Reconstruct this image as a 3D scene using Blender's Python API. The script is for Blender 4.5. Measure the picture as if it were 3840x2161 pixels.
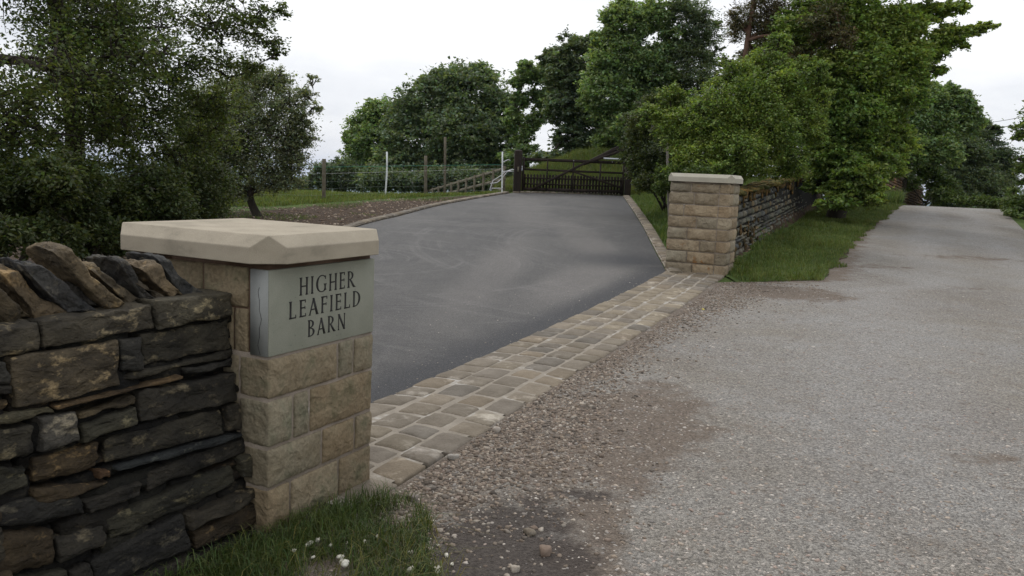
import bpy, math, random
import numpy as np
from math import sin, cos, radians, pi, exp
C = bpy.context.scene.collection
for o in list(bpy.data.objects): bpy.data.objects.remove(o)
SC = bpy.context.scene
# ------------------------------------------------------------ camera
PITCH, ROLL, FPX = radians(7.65), radians(2.52), 3110.0
EYE = np.array([0, 0, 1.6])
fw = np.array([0, cos(PITCH), -sin(PITCH)]); r0 = np.array([1., 0, 0]); u0 = np.cross(r0, fw)
RR = r0*cos(ROLL) + u0*sin(ROLL); UU = u0*cos(ROLL) - r0*sin(ROLL)
cam = bpy.data.objects.new('camera', bpy.data.cameras.new('camera')); C.objects.link(cam)
from mathutils import Matrix, Vector
cam.matrix_world = Matrix(((RR[0], UU[0], -fw[0], 0), (RR[1], UU[1], -fw[1], 0), (RR[2], UU[2], -fw[2], 1.6), (0, 0, 0, 1)))
cam.data.sensor_width = 36; cam.data.lens = FPX/3840*36; cam.data.clip_start = .05; cam.data.clip_end = 30000
SC.camera = cam
# ------------------------------------------------------------ exposure, sky, sun
SC.view_settings.view_transform = 'Standard'; SC.view_settings.look = 'None'
SC.view_settings.exposure = 0.17; SC.view_settings.gamma = 1
SUN_EL, SUN_AZ = radians(48), radians(-22)           # behind the cloud, ahead and a little to the left
W = bpy.data.worlds.new("World"); SC.world = W; W.use_nodes = True
nt = W.node_tree; nt.nodes.clear(); N = nt.nodes.new; L = nt.links.new
out = N('ShaderNodeOutputWorld'); mx = N('ShaderNodeMixShader')
sky = N('ShaderNodeTexSky'); sky.sky_type = 'NISHITA'; sky.sun_disc = False
sky.sun_elevation = SUN_EL; sky.sun_rotation = SUN_AZ
b1 = N('ShaderNodeBackground'); b1.inputs[1].default_value = .1; L(sky.outputs[0], b1.inputs[0])
tc = N('ShaderNodeTexCoord'); mp = N('ShaderNodeMapping'); mp.inputs['Scale'].default_value = (1, 1, 3.2)
L(tc.outputs['Generated'], mp.inputs[0])
nz = N('ShaderNodeTexNoise'); nz.inputs['Scale'].default_value = 1.7; nz.inputs['Detail'].default_value = 6; nz.inputs['Roughness'].default_value = .55
L(mp.outputs[0], nz.inputs['Vector'])
cr = N('ShaderNodeValToRGB'); e = cr.color_ramp.elements
e[0].position = .38; e[0].color = (.58, .61, .69, 1); e[1].position = .62; e[1].color = (.97, .975, .99, 1)
L(nz.outputs[0], cr.inputs[0])
sx_ = N('ShaderNodeSeparateXYZ'); L(tc.outputs['Generated'], sx_.inputs[0])
mr = N('ShaderNodeMapRange'); mr.inputs[1].default_value = .12; mr.inputs[2].default_value = .9; mr.inputs[3].default_value = .98; mr.inputs[4].default_value = 1.45
L(sx_.outputs[2], mr.inputs[0])
b2 = N('ShaderNodeBackground'); L(cr.outputs[0], b2.inputs[0]); L(mr.outputs[0], b2.inputs[1])
mx.inputs[0].default_value = .93
L(b1.outputs[0], mx.inputs[1]); L(b2.outputs[0], mx.inputs[2]); L(mx.outputs[0], out.inputs[0])
sun = bpy.data.objects.new('sun', bpy.data.lights.new('sun', 'SUN')); C.objects.link(sun)
sun.data.energy = 1.0; sun.data.angle = radians(20); sun.data.color = (1, .96, .9)
sun.rotation_euler = Vector((-sin(SUN_AZ)*cos(SUN_EL), -cos(SUN_AZ)*cos(SUN_EL), -sin(SUN_EL))).to_track_quat('-Z', 'Y').to_euler()

# ------------------------------------------------------------ helpers
rng = np.random.default_rng(7)
def at(X, Y, d):                      # a point seen at (X, Y) of the 2576 px wide photo, at world depth d
    r = fw + RR*(X/.67083 - 1920)/FPX - UU*(Y/.67083 - 1080.5)/FPX
    return EYE + r*(d/r[1])
def hsh(i, j, k, s):
    n = (i*374761393 + j*668265263 + k*2147483647 + s*1274126177) & 0xffffffff
    n = ((n ^ (n >> 13))*1274126177) & 0xffffffff
    return ((n ^ (n >> 16)) & 0xffff)/65535.0
def vnoise(P, scale=1., seed=0, octv=2):
    P = np.asarray(P, float)*scale; tot = 0; amp = 1; s = 0
    for o in range(octv):
        I = np.floor(P).astype(np.int64); f = P - I; f = f*f*(3 - 2*f); v = 0
        for dx in (0, 1):
            for dy in (0, 1):
                for dz in (0, 1):
                    w = (f[..., 0] if dx else 1-f[..., 0])*(f[..., 1] if dy else 1-f[..., 1])*(f[..., 2] if dz else 1-f[..., 2])
                    v = v + w*hsh(I[..., 0]+dx, I[..., 1]+dy, I[..., 2]+dz, seed+o*17)
        tot = tot + amp*(v-.5)*2; s += amp; amp *= .5; P = P*2.03
    return tot/s
def sp(t): return np.logaddexp(0, t)
def sg(t): return 1/(1+np.exp(-np.clip(t, -40, 40)))
def ss(t): t = np.clip(t, 0, 1); return t*t*(3-2*t)
KR = np.array([(13.3, 2.48), (14.15, 2.57), (15.69, 2.70), (19.42, 3.03), (22.43, 3.25), (28.44, 3.65), (29.3, 3.80)])
KL = np.array([(4.6, -1.42), (5.5, -1.7), (8, -2.3), (11, -2.9), (14, -3.35), (16.5, -3.5), (18.03, -3.37), (19.8, -2.8), (22.49, -2.22), (24.87, -1.39), (28.38, -.11)])
LL = np.array([(-6, -5.2), (-3, -3.9), (3.0, -.95), (3.78, -.63), (4.36, -.39), (5.92, .22), (8.16, 1.2), (10.57, 2.22), (12.6, 3.02), (12.75, 3.55), (13.3, 4.9), (15.14, 5.82), (18.16, 7.28), (23.64, 10.2), (31.3, 14.36), (38, 19.8), (48, 30)])
RL = np.array([(-6, 5.5), (-3, 5.6), (5, 8.0), (13, 10.3), (18, 12.0), (23.26, 14.2), (29.6, 17.3), (38, 24.5), (48, 35)])
kr = lambda y: np.interp(y, KR[:, 0], KR[:, 1]); kl = lambda y: np.interp(y, KL[:, 0], KL[:, 1])
ll = lambda y: np.interp(y, LL[:, 0], LL[:, 1]); rl = lambda y: np.interp(y, RL[:, 0], RL[:, 1])
SD = lambda y: -.93 + (y-5.48)*(3.41/7.97)            # drive-side line of the setts
def H(x, y):
    x = np.asarray(x, float); y = np.asarray(y, float)
    g = sg((x+1)/1.2); yc = 26 + 5*g
    z = .13*sp((y-12)/2.) - (.16-.045*g)*sp(y-yc)*(1-.0*x)
    z = z + .16*(1-g)*sp((y-60)/8.)*8*.35 - .0
    z = np.maximum(z, -70 + 0*x)
    z = z + (ss((y-29.8)/4.5)*np.clip(.60+.36*x, 0, 1.55)*sg((x+1.1)/.25)*(1-sg((x-7.5)/.6)))*(1-.0*y)
    wx = 3.39 + (y-13.3)*.49 - .50
    z = z + .85*ss((x-kr(y)-.35)/1.5)*ss((y-13.9)/1.2)*(1-ss((y-28.2)/1.5))*(1-ss((x-wx+.12)/.22))
    return z
def link(o, parent=None):
    C.objects.link(o)
    if parent is not None: o.parent = parent
    return o
def tag(o, label=None, cat=None, group=None, kind=None):
    if label: o['label'] = label
    if cat: o['category'] = cat
    if group: o['group'] = group
    if kind: o['kind'] = kind
    return o
def empty(name, loc, rz=0, **k):
    o = link(bpy.data.objects.new(name, None)); o.location = [float(v) for v in loc]; o.rotation_euler = (0, 0, rz)
    o.empty_display_size = .2
    return tag(o, **k)
def mesh(name, V, Fs, mats, parent=None, tint=None, smooth=False, mi=None):
    """V (n,3); Fs list of face arrays (all faces of an array have the same number of corners)"""
    V = np.asarray(V, np.float32); Fs = [np.asarray(f, np.int32) for f in (Fs if isinstance(Fs, list) else [Fs]) if len(f)]
    me = bpy.data.meshes.new(name)
    me.vertices.add(len(V)); me.vertices.foreach_set('co', V.ravel())
    loops = np.concatenate([f.ravel() for f in Fs]); tot = np.concatenate([np.full(len(f), f.shape[1], np.int32) for f in Fs])
    me.loops.add(len(loops)); me.loops.foreach_set('vertex_index', loops)
    me.polygons.add(len(tot)); st = np.concatenate([[0], np.cumsum(tot)[:-1]]).astype(np.int32)
    me.polygons.foreach_set('loop_start', st)
    try: me.polygons.foreach_set('loop_total', tot)
    except Exception: pass
    if not isinstance(mats, (list, tuple)): mats = [mats]
    for m in mats: me.materials.append(m)
    if mi is not None: me.polygons.foreach_set('material_index', np.asarray(mi, np.int32))
    if smooth: me.polygons.foreach_set('use_smooth', np.ones(len(tot), bool))
    if tint is None: tint = np.ones((len(V), 3))
    tint = np.asarray(tint, np.float32)
    if tint.shape[1] == 3: tint = np.concatenate([tint, np.ones((len(V), 1), np.float32)], 1)
    a = me.attributes.new('tint', 'FLOAT_COLOR', 'POINT'); a.data.foreach_set('color', np.ascontiguousarray(tint, np.float32).ravel())
    me.update(calc_edges=True)
    return link(bpy.data.objects.new(name, me), parent)
class MB:
    def __init__(s): s.V = []; s.F = {}; s.T = []; s.n = 0
    def add(s, V, Fs, t=(1, 1, 1)):
        V = np.asarray(V, float)
        for f in (Fs if isinstance(Fs, list) else [Fs]):
            f = np.asarray(f); s.F.setdefault(f.shape[1], []).append(f + s.n)
        s.V.append(V); t = np.asarray(t, float)
        s.T.append(np.tile(t, (len(V), 1)) if t.ndim == 1 else t); s.n += len(V); return s
    def box(s, lo, hi, t=(1, 1, 1), Mx=None):
        x0, y0, z0 = lo; x1, y1, z1 = hi
        V = np.array([(x0,y0,z0),(x1,y0,z0),(x1,y1,z0),(x0,y1,z0),(x0,y0,z1),(x1,y0,z1),(x1,y1,z1),(x0,y1,z1)], float)
        return s.add(V, np.array([(3,2,1,0),(4,5,6,7),(0,1,5,4),(1,2,6,5),(2,3,7,6),(3,0,4,7)]), t)
    def bar(s, a, b, w, d, t=(1, 1, 1), up=(0, 0, 1)):
        a = np.array(a, float); b = np.array(b, float); ax = (b-a)/np.linalg.norm(b-a); up = np.array(up, float)
        if abs(ax@up) > .98: up = np.array([0, 1., 0])
        sx = np.cross(ax, up); sx /= np.linalg.norm(sx); uy = np.cross(sx, ax)
        V = []
        for p in (a, b):
            for i, j in ((-1,-1),(1,-1),(1,1),(-1,1)): V.append(p + sx*i*w/2 + uy*j*d/2)
        return s.add(V, np.array([(3,2,1,0),(4,5,6,7),(0,1,5,4),(1,2,6,5),(2,3,7,6),(3,0,4,7)]), t)
    def tube(s, P, R, k=6, t=(1, 1, 1)):
        P = np.asarray(P, float); R = np.broadcast_to(R, (len(P),)); V = []
        T = np.gradient(P, axis=0); T /= np.linalg.norm(T, axis=1)[:, None]+1e-9
        ref = np.array([.3, .9, .1]) if abs(T[0][2]) > .5 else np.array([0, 0, 1.])
        an = np.arange(k)*2*pi/k
        for p, r, tt in zip(P, R, T):
            a = np.cross(tt, ref); a /= np.linalg.norm(a)+1e-9; b = np.cross(tt, a)
            V.append(p + r*(np.cos(an)[:, None]*a + np.sin(an)[:, None]*b))
        V = np.concatenate(V); n = len(P); i = np.arange(k); j = (i+1) % k
        F = np.concatenate([np.stack([q*k+i, q*k+j, (q+1)*k+j, (q+1)*k+i], 1) for q in range(n-1)])
        s.add(V, F, t)
        if k > 3: s.F.setdefault(k, []).append(np.array([(n-1)*k+i])+s.n-len(V))
        return s
    def build(s, name, mats, parent=None, smooth=False):
        return mesh(name, np.concatenate(s.V), [np.concatenate(f) for f in s.F.values()], mats, parent, np.concatenate(s.T), smooth)
def sheet(name, xs, ys, zf, mats, tintf=None, smooth=True, parent=None):
    """grid sheet; xs (r,c), ys (r,c)"""
    r, c = xs.shape; Z = zf(xs, ys); V = np.stack([xs, ys, Z], -1).reshape(-1, 3)
    idx = np.arange(r*c).reshape(r, c)
    F = np.stack([idx[:-1, :-1], idx[:-1, 1:], idx[1:, 1:], idx[1:, :-1]], -1).reshape(-1, 4)
    t = None if tintf is None else tintf(xs, ys).reshape(-1, 3)
    return mesh(name, V, F, mats, parent, t, smooth)
# ---- materials
def nodes(name, rough=.9, spec=.25):
    m = bpy.data.materials.new(name); m.use_nodes = True; t = m.node_tree; p = t.nodes['Principled BSDF']
    p.inputs['Roughness'].default_value = rough
    p.inputs['Specular IOR Level'].default_value = spec
    return m, t, p
def c4(c): return (c[0], c[1], c[2], 1)
def mixc(t, f, a, b, mode='MIX'):
    n = t.nodes.new('ShaderNodeMix'); n.data_type = 'RGBA'; n.blend_type = mode; n.clamp_factor = True
    for s, v in ((0, f), (6, a), (7, b)):
        if hasattr(v, 'links'): t.links.new(v, n.inputs[s])
        else: n.inputs[s].default_value = c4(v) if s else v
    return n.outputs[2]
def tex(t, kind, scale, co=None, **kw):
    n = t.nodes.new('ShaderNodeTex'+kind); n.inputs['Scale'].default_value = scale
    for k, v in kw.items():
        if k in n.inputs: n.inputs[k].default_value = v
        else: setattr(n, k, v)
    if co is not None: t.links.new(co, n.inputs['Vector'])
    return n
def rng_(t, v, a, b, c=0, d=1):
    n = t.nodes.new('ShaderNodeMapRange'); t.links.new(v, n.inputs[0])
    for i, q in enumerate((a, b, c, d)): n.inputs[i+1].default_value = q
    return n.outputs[0]
def objco(t, stretch=None):
    o = t.nodes.new('ShaderNodeTexCoord').outputs['Object']
    if stretch:
        m = t.nodes.new('ShaderNodeMapping'); m.inputs['Scale'].default_value = stretch; t.links.new(o, m.inputs[0]); o = m.outputs[0]
    return o
def attr(t): 
    n = t.nodes.new('ShaderNodeAttribute'); n.attribute_name = 'tint'; return n
def bump(t, p, hs, dist):
    n = t.nodes.new('ShaderNodeBump'); n.inputs['Distance'].default_value = dist; n.inputs['Strength'].default_value = 1
    t.links.new(hs, n.inputs['Height']); t.links.new(n.outputs[0], p.inputs['Normal'])
def M(name, a, b, scale=8, rough=.9, bmp=.004, bscale=60, spots=None, sscale=20, sth=(.62, .68), stretch=None, fine=.25, spec=.25, facet=0, fscale=12):
    """two-tone noise colour times the per-object tint, optional third tone in spots, fine grain and bump"""
    m, t, p = nodes(name, rough, spec); co = objco(t, stretch)
    n1 = tex(t, 'Noise', scale, co, Detail=5, Roughness=.6)
    col = mixc(t, rng_(t, n1.outputs[0], .35, .65), a, b)
    if spots is not None:
        n2 = tex(t, 'Noise', sscale, co, Detail=4, Roughness=.7)
        col = mixc(t, rng_(t, n2.outputs[0], sth[0], sth[1]), col, spots)
    n3 = tex(t, 'Noise', bscale, co, Detail=4, Roughness=.7)
    col = mixc(t, fine, col, n3.outputs[0], 'OVERLAY')
    col = mixc(t, 1.0, col, attr(t).outputs['Color'], 'MULTIPLY')
    t.links.new(col, p.inputs['Base Color'])
    if facet:
        wv = tex(t, 'Noise', fscale*.8, co, Detail=3); vm = t.nodes.new('ShaderNodeVectorMath'); vm.operation = 'MULTIPLY_ADD'; vm.inputs[1].default_value = (.12, .12, .12)
        t.links.new(wv.outputs['Color'], vm.inputs[0]); t.links.new(co, vm.inputs[2])
        v = tex(t, 'Voronoi', fscale, vm.outputs[0]); b0 = t.nodes.new('ShaderNodeBump'); b0.inputs['Distance'].default_value = facet; b0.inputs['Strength'].default_value = 1
        t.links.new(v.outputs['Distance'], b0.inputs['Height']); v2 = tex(t, 'Voronoi', fscale*2.7, vm.outputs[0])
        b1 = t.nodes.new('ShaderNodeBump'); b1.inputs['Distance'].default_value = facet*.35; b1.inputs['Strength'].default_value = 1
        t.links.new(v2.outputs['Distance'], b1.inputs['Height']); t.links.new(b0.outputs[0], b1.inputs['Normal'])
        b2 = t.nodes.new('ShaderNodeBump'); b2.inputs['Distance'].default_value = bmp; b2.inputs['Strength'].default_value = 1
        t.links.new(n3.outputs[0], b2.inputs['Height']); t.links.new(b1.outputs[0], b2.inputs['Normal']); t.links.new(b2.outputs[0], p.inputs['Normal'])
    elif bmp: bump(t, p, n3.outputs[0], bmp)
    return m
def leafmat(name, c1, c2, sc=.6, trans=.25):
    m, t, p = nodes(name, .55, .35); co = objco(t)
    n1 = tex(t, 'Noise', sc, co, Detail=3)
    col = mixc(t, rng_(t, n1.outputs[0], .38, .62), c1, c2)
    col = mixc(t, 1.0, col, attr(t).outputs['Color'], 'MULTIPLY')
    t.links.new(col, p.inputs['Base Color'])
    tr = t.nodes.new('ShaderNodeBsdfTranslucent'); ms = t.nodes.new('ShaderNodeMixShader'); ms.inputs[0].default_value = trans
    col2 = mixc(t, 1.0, col, (1.25, 1.3, .6), 'MULTIPLY'); t.links.new(col2, tr.inputs[0])
    t.links.new(p.outputs[0], ms.inputs[1]); t.links.new(tr.outputs[0], ms.inputs[2])
    t.links.new(ms.outputs[0], t.nodes['Material Output'].inputs[0])
    return m
# ---- stone shapes
def cubetmpl(n):
    """surface of the cube [-1,1]^3 with n cells along each edge; shared vertices"""
    d = {}; V = []; F = []
    def vid(p):
        k = tuple(np.round(p, 5))
        if k not in d: d[k] = len(V); V.append(p)
        return d[k]
    g = np.sin(np.linspace(-1, 1, n+1)*pi/2*.92)/np.sin(pi/2*.92) if n > 4 else np.linspace(-1, 1, n+1)
    for ax in range(3):
        for s in (-1, 1):
            for i in range(n):
                for j in range(n):
                    q = []
                    for (a, b) in ((i, j), (i+1, j), (i+1, j+1), (i, j+1)):
                        p = np.zeros(3); p[ax] = s; p[(ax+1) % 3] = g[a]; p[(ax+2) % 3] = g[b]; q.append(vid(p))
                    F.append(q if s > 0 else q[::-1])
    return np.array(V), np.array(F)
TM = {n: cubetmpl(n) for n in (2, 3, 4, 6, 8, 12, 18)}
def rounded(P, half, r):
    r = min(r, half.min()*.9); Q = P*half; inner = np.clip(Q, -(half-r), half-r); d = Q-inner; l = np.linalg.norm(d, axis=1)[:, None]+1e-9
    mx_ = np.abs(d).max(axis=1)[:, None]
    return inner + d/l*np.minimum(r, np.where(mx_ > 0, mx_, 0)*1.0)*np.where(l > r, 1, 1)
def stone(mb, quad, v0, v1, t, n=6, r=.018, amp=.008, fr=9., seed=0, vb=0., bulge=0.):
    """hewn block: quad = (u,z) corners TL,TR,BR,BL of its face at v=v0 (+vb*z batter), reaching back to v1"""
    q = np.array(quad, float); P, F = TM[n]
    w = (abs(q[1]-q[0])[0]+abs(q[2]-q[3])[0])/2; hgt = (abs(q[0]-q[3])[1]+abs(q[1]-q[2])[1])/2
    half = np.array([w/2, abs(v1-v0)/2, hgt/2]); rr = min(r, half.min()*.8)
    R = rounded(P, half, rr)/half
    a = (R[:, 0]+1)/2; c = (R[:, 2]+1)/2; b = (R[:, 1]+1)/2
    uz = ((1-a)*(1-c))[:, None]*q[3] + (a*(1-c))[:, None]*q[2] + (a*c)[:, None]*q[1] + ((1-a)*c)[:, None]*q[0]
    V = np.stack([uz[:, 0], v0 + vb*uz[:, 1] + (v1-v0)*b, uz[:, 1]], 1)
    nrm = R/np.linalg.norm(R, axis=1)[:, None]
    if v1 < v0: nrm[:, 1] *= -1
    ds = vnoise(V+seed*3.1, fr, seed % 97, 3)
    rd = np.abs(vnoise(V*np.array([1, 1, 1.6])+seed*7.7, fr*1.7, seed % 83, 2))
    V = V + nrm*(ds*amp - rd*amp*1.3 + (vnoise(V+seed*1.3, 42, seed % 71, 2)*.0030 + np.round(vnoise(V*np.array([1, 1, 1.5])+seed*2.9, 15, seed % 67, 1)*3.5)/3.5*.007*(vb > 0) if n >= 12 else 0))[:, None]
    if bulge:
        face = np.clip(-R[:, 1], 0, 1)*np.clip(1-R[:, 0]**4, 0, 1)*np.clip(1-R[:, 2]**4, 0, 1)
        V[:, 1] -= face*bulge*(1+.9*vnoise(V+seed*5.7, fr*.6, seed % 89, 2))*np.sign(v1-v0)
    mb.add(V, F if v1 > v0 else F[:, ::-1], t)
def boulder(c, s, seed, n=4, amp=.25, rz=None):
    P, F = TM[n]; Q = P/np.linalg.norm(P, axis=1)[:, None]; Q = Q*.75+P*.25
    Q = Q*(1+amp*vnoise(Q+seed*1.7, 1.3, seed % 91, 2))[:, None]*np.array(s)
    rz = rng.random()*6.28 if rz is None else rz
    Q = np.stack([Q[:, 0]*cos(rz)-Q[:, 1]*sin(rz), Q[:, 0]*sin(rz)+Q[:, 1]*cos(rz), Q[:, 2]], 1)
    return Q+np.array(c), F
# ---- foliage
def leaves(Cn, size, seed=0, up=.6, width=.55, out=None, col=None):
    """rhombic leaves at points Cn (n,3)"""
    g = np.random.default_rng(seed); n = len(Cn)
    nr = g.normal(size=(n, 3)); nr[:, 2] = np.abs(nr[:, 2])+up; nr /= np.linalg.norm(nr, axis=1)[:, None]
    d = g.normal(size=(n, 3)); 
    if out is not None: d = d + out*1.2
    d -= nr*(d*nr).sum(1)[:, None]; d /= np.linalg.norm(d, axis=1)[:, None]+1e-9
    s = np.cross(nr, d); L_ = (size*g.uniform(.55, 1.3, n))[:, None]; W_ = L_*width
    V = np.stack([Cn-d*L_*.5, Cn+s*W_*.5+nr*L_*.10, Cn+d*L_*.5-nr*L_*.06, Cn-s*W_*.5+nr*L_*.10], 1).reshape(-1, 3)
    F = np.arange(n*4).reshape(n, 4)
    t = np.clip(g.normal(1, .22, (n, 1)), .4, 1.8)*np.ones((1, 3))
    t[:, 0] *= g.uniform(.85, 1.25, n); t[:, 2] *= g.uniform(.7, 1.2, n)
    if col is not None: t = t*col
    return V, F, np.repeat(t, 4, 0)
def curve(a, b, n=6, sag=0., wob=.08, g=rng):
    a = np.asarray(a, float); b = np.asarray(b, float); t = np.linspace(0, 1, n)[:, None]
    l = np.linalg.norm(b-a); w = g.normal(size=3)*wob*l
    return a+(b-a)*t + np.sin(t*pi)*w + np.array([0, 0, 1])*(sag*l*np.sin(t*pi))
def tree(name, label, base, lobes, n, leaf, lm, bark, tr=.15, cat='tree', group=None, seed=1, up=.6, width=.55, flat=.55, cl=45, csz=.24, fork=.4, twig=1., lean=None, stems=1, droop=0., shell=.55, crown='crown', vary=.18, spray=.22):
    g = np.random.default_rng(seed)
    bx, by = base; bz = float(H(bx, by))-.05
    root = empty(name, (bx, by, bz), label=label, cat=cat, group=group); B = np.array([bx, by, bz])
    Ls = []
    for l in lobes:
        X, Y, rx, d = l[:4]; ry = l[4] if len(l) > 4 else rx
        c = at(X, Y, d) - B; k = d/FPX/.67083; Ls.append((c, np.array([rx*k, rx*k*.95, ry*k])))
    tb = MB(); zc = np.mean([c for c, r in Ls], axis=0)
    zmin = min(c[2]-r[2] for c, r in Ls); fz = max(zmin+.2*abs(zc[2]-zmin), zc[2]*fork)
    ftop = np.array([zc[0]*.5, zc[1]*.5, max(fz, .15)])
    if lean is not None: ftop = np.array(lean)-B
    forks = []
    for s in range(stems):
        off = g.normal(size=3)*np.array([1, 1, 0])*tr*(1.8 if stems > 1 else 0)
        ft = ftop + (g.normal(size=3)*np.array([.5, .5, .2])*ftop[2]*.5 if stems > 1 else 0)
        P = curve(off, ft, 8, 0, .05, g); tb.tube(P, np.linspace(tr*1.25, tr*.8, 8)/math.sqrt(stems), 9); forks.append((ft, P))
    area = np.array([r[0]*r[2] for c, r in Ls]); nc = np.maximum(4, (area/area.sum()*n/cl).astype(int))
    LC = []; LO = []; LT = []; sk = [(P_[5], tr*.8) for _, P_ in forks]+[(f_, tr*.62) for f_, _ in forks]
    order = np.argsort([np.linalg.norm(c-forks[0][0]) for c, r in Ls])
    for li in order:
        c, r = Ls[li]
        dd_ = [np.linalg.norm(q[0]-c)*(1+.35*g.random())+max(0, q[0][2]-c[2])*.7 for q in sk]; j_ = int(np.argmin(dd_)); a, ra_ = sk[j_]
        P = curve(a, c, 9, .06, .09, g); rad = np.linspace(ra_*.85, max(ra_*.38, tr*.08), 9); tb.tube(P, rad, 6)
        sk += [(P[q_], rad[q_]) for q_ in (3, 5, 8)]
        m = nc[li]; dr = g.normal(size=(m, 3)); dr /= np.linalg.norm(dr, axis=1)[:, None]
        rf = g.uniform(shell**2, 1.0, m)**.5*(1+.22*vnoise(dr*1.3+li*5., 1.6, seed+li, 2))
        K = c + dr*r*rf[:, None]
        K[:, 2] -= droop*np.linalg.norm((dr*r)[:, :2], axis=1)
        K = K[(K[:, 2] > .12)]
        if len(K) == 0: continue
        step = max(1, int(len(K)/(26*twig))) if twig else 10**9
        subs = [P[6] + (c-P[6])*0]
        ks = K[g.choice(len(K), min(len(K), 6), replace=False)]
        mids = []
        for q in ks:
            pm = P[g.integers(4, 9)]; e_ = pm + (q-pm)*.9; pp = curve(pm, e_, 6, .03, .1, g); tb.tube(pp, np.linspace(tr*.2, tr*.05+.003, 6), 4); mids += list(pp[1:])
        mids = np.array(mids)
        for q in K[::step]:
            j = np.argmin(((mids-q)**2).sum(1)); tb.tube(curve(mids[j], q, 4, .02, .12, g), np.array([tr*.05+.003, tr*.035+.002, .004, .0025]), 3)
        cs = csz*r.mean()*g.uniform(.6, 1.35, len(K))
        o = g.normal(size=(len(K), cl, 3))*np.array([1, 1, flat])*cs[:, None, None]*.5
        if droop: o[..., 2] -= droop*.5*np.linalg.norm(o[..., :2], axis=-1)
        pts = (K[:, None, :]+o).reshape(-1, 3)
        oo = (K-c)/r; oo = np.repeat(oo, cl, 0)+o.reshape(-1, 3)/cs.mean()*.6
        ns = int(len(K)*spray)
        if ns:
            ks_ = K[g.integers(0, len(K), ns)]; o1 = ks_-c; ln = np.linalg.norm(o1, axis=1)[:, None]+1e-6; dv = o1/ln + g.normal(0, .35, (ns, 3)); dv[:, 2] += .15-droop
            ll_ = (g.uniform(.12, .38, ns)*min(r.mean(), leaf*9))[:, None]; en = ks_+dv*ll_
            for q in range(0, ns, max(1, ns//30)): jm = int(np.argmin(((mids-ks_[q])**2).sum(1))); tb.tube(np.array([mids[jm], ks_[q], en[q]]), np.array([.006, .004, .002])*(1+leaf*4), 3)
            m_ = 12; f_ = g.uniform(0, 1.0, (ns, m_, 1)); sp_ = (ks_[:, None]+(en-ks_)[:, None]*f_ + g.normal(0, leaf*.38, (ns, m_, 3))).reshape(-1, 3)
            LC.append(sp_); LO.append(np.repeat(dv, m_, 0)); LT.append(np.repeat(np.clip(g.normal(1.12, .15, (ns, 1)), .7, 1.6)*np.array([1, 1, 1]), m_, 0))
        LC.append(pts); LO.append(oo); ct = np.repeat(np.clip(g.normal(1, vary, (len(K), 1)), .55, 1.6)*np.array([1, 1, 1]), cl, 0); LT.append(ct)
    pts = np.concatenate(LC); V, F, T = leaves(pts, leaf, seed, up, width, np.concatenate(LO), np.concatenate(LT))
    tb.build('trunk', bark, root, True)
    mesh(crown, V, F, lm, root, T)
    return root
def blades(P, h, w, seed=0, lean=.5, col=None, hv=.5):
    """grass blades: a quad and a tip triangle each"""
    g = np.random.default_rng(seed); n = len(P); a = g.uniform(0, 2*pi, n); s = np.stack([np.cos(a), np.sin(a), 0*a], 1)
    b = g.uniform(0, 2*pi, n); ld = np.stack([np.cos(b), np.sin(b), 0*b], 1)*(lean*g.uniform(0.1, 1.3, n))[:, None]
    hh = (h*g.uniform(1-hv, 1+hv, n))[:, None]; up = np.array([0, 0, 1.])
    mid = P + (up*.55+ld*.22)*hh; tip = P + (up*np.maximum(.35, 1-.45*np.linalg.norm(ld, axis=1))[:, None] + ld*.8)*hh
    V = np.stack([P-s*w*.5, P+s*w*.5, mid+s*w*.42, mid-s*w*.42, tip], 1).reshape(-1, 3)
    i = np.arange(n)[:, None]*5; Q = i+np.array([0, 1, 2, 3]); Tt = i+np.array([3, 2, 4])
    t = np.clip(g.normal(1, .22, (n, 1)), .4, 1.7)*np.ones((1, 3)); t[:, 0] *= g.uniform(.8, 1.35, n)
    if col is not None: t = t*col
    return V, [Q, Tt], np.repeat(t, 5, 0)
def inpoly(x, y, poly):
    r = np.zeros(x.shape, bool); n = len(poly)
    for i in range(n):
        x1, y1 = poly[i]; x2, y2 = poly[(i+1) % n]
        c = ((y1 > y) != (y2 > y)) & (x < (x2-x1)*(y-y1)/(y2-y1+1e-12)+x1); r ^= c
    return r
def scatter(poly, n, g):
    p = np.array(poly); lo = p.min(0); hi = p.max(0); out_ = []
    k = 0
    while k < n:
        q = g.uniform(lo, hi, (n*2, 2)); q = q[inpoly(q[:, 0], q[:, 1], poly)]; out_.append(q); k += len(q)
        if len(q) == 0: break
    return np.concatenate(out_)[:n]
# ------------------------------------------------------------ materials
m_cap = M('cap_sandstone', (.375, .325, .245), (.31, .268, .20), 5, .9, .0016, 200, fine=.4, spots=(.25, .22, .165), sscale=5, sth=(.56, .74), stretch=(1, 1, 2))
m_block = M('pillar_sandstone', (.195, .152, .098), (.255, .210, .145), 5, .92, .004, 60, spots=(.115, .110, .066), sscale=5, sth=(.52, .70), fine=.6, facet=.010, fscale=14)
m_block2 = M('pillar_sandstone_far', (.240, .185, .125), (.310, .252, .178), 4, .92, .006, 30, spots=(.26, .15, .07), sscale=3.3, sth=(.63, .68), fine=.4, facet=.02, fscale=9)
m_mortar = M('mortar', (.20, .165, .125), (.26, .215, .17), 14, .95, .003, 120, spots=(.40, .37, .33), sscale=5, sth=(.60, .70), fine=.3)
m_mortar_br = M('brown_mortar', (.10, .062, .042), (.14, .09, .06), 20, .95, .003, 120, fine=.3)
m_plaque = M('plaque_stone', (.225, .23, .18), (.275, .275, .22), 4, .88, .0012, 150, spots=(.10, .105, .085), sscale=75, sth=(.63, .69), fine=.25)
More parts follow.
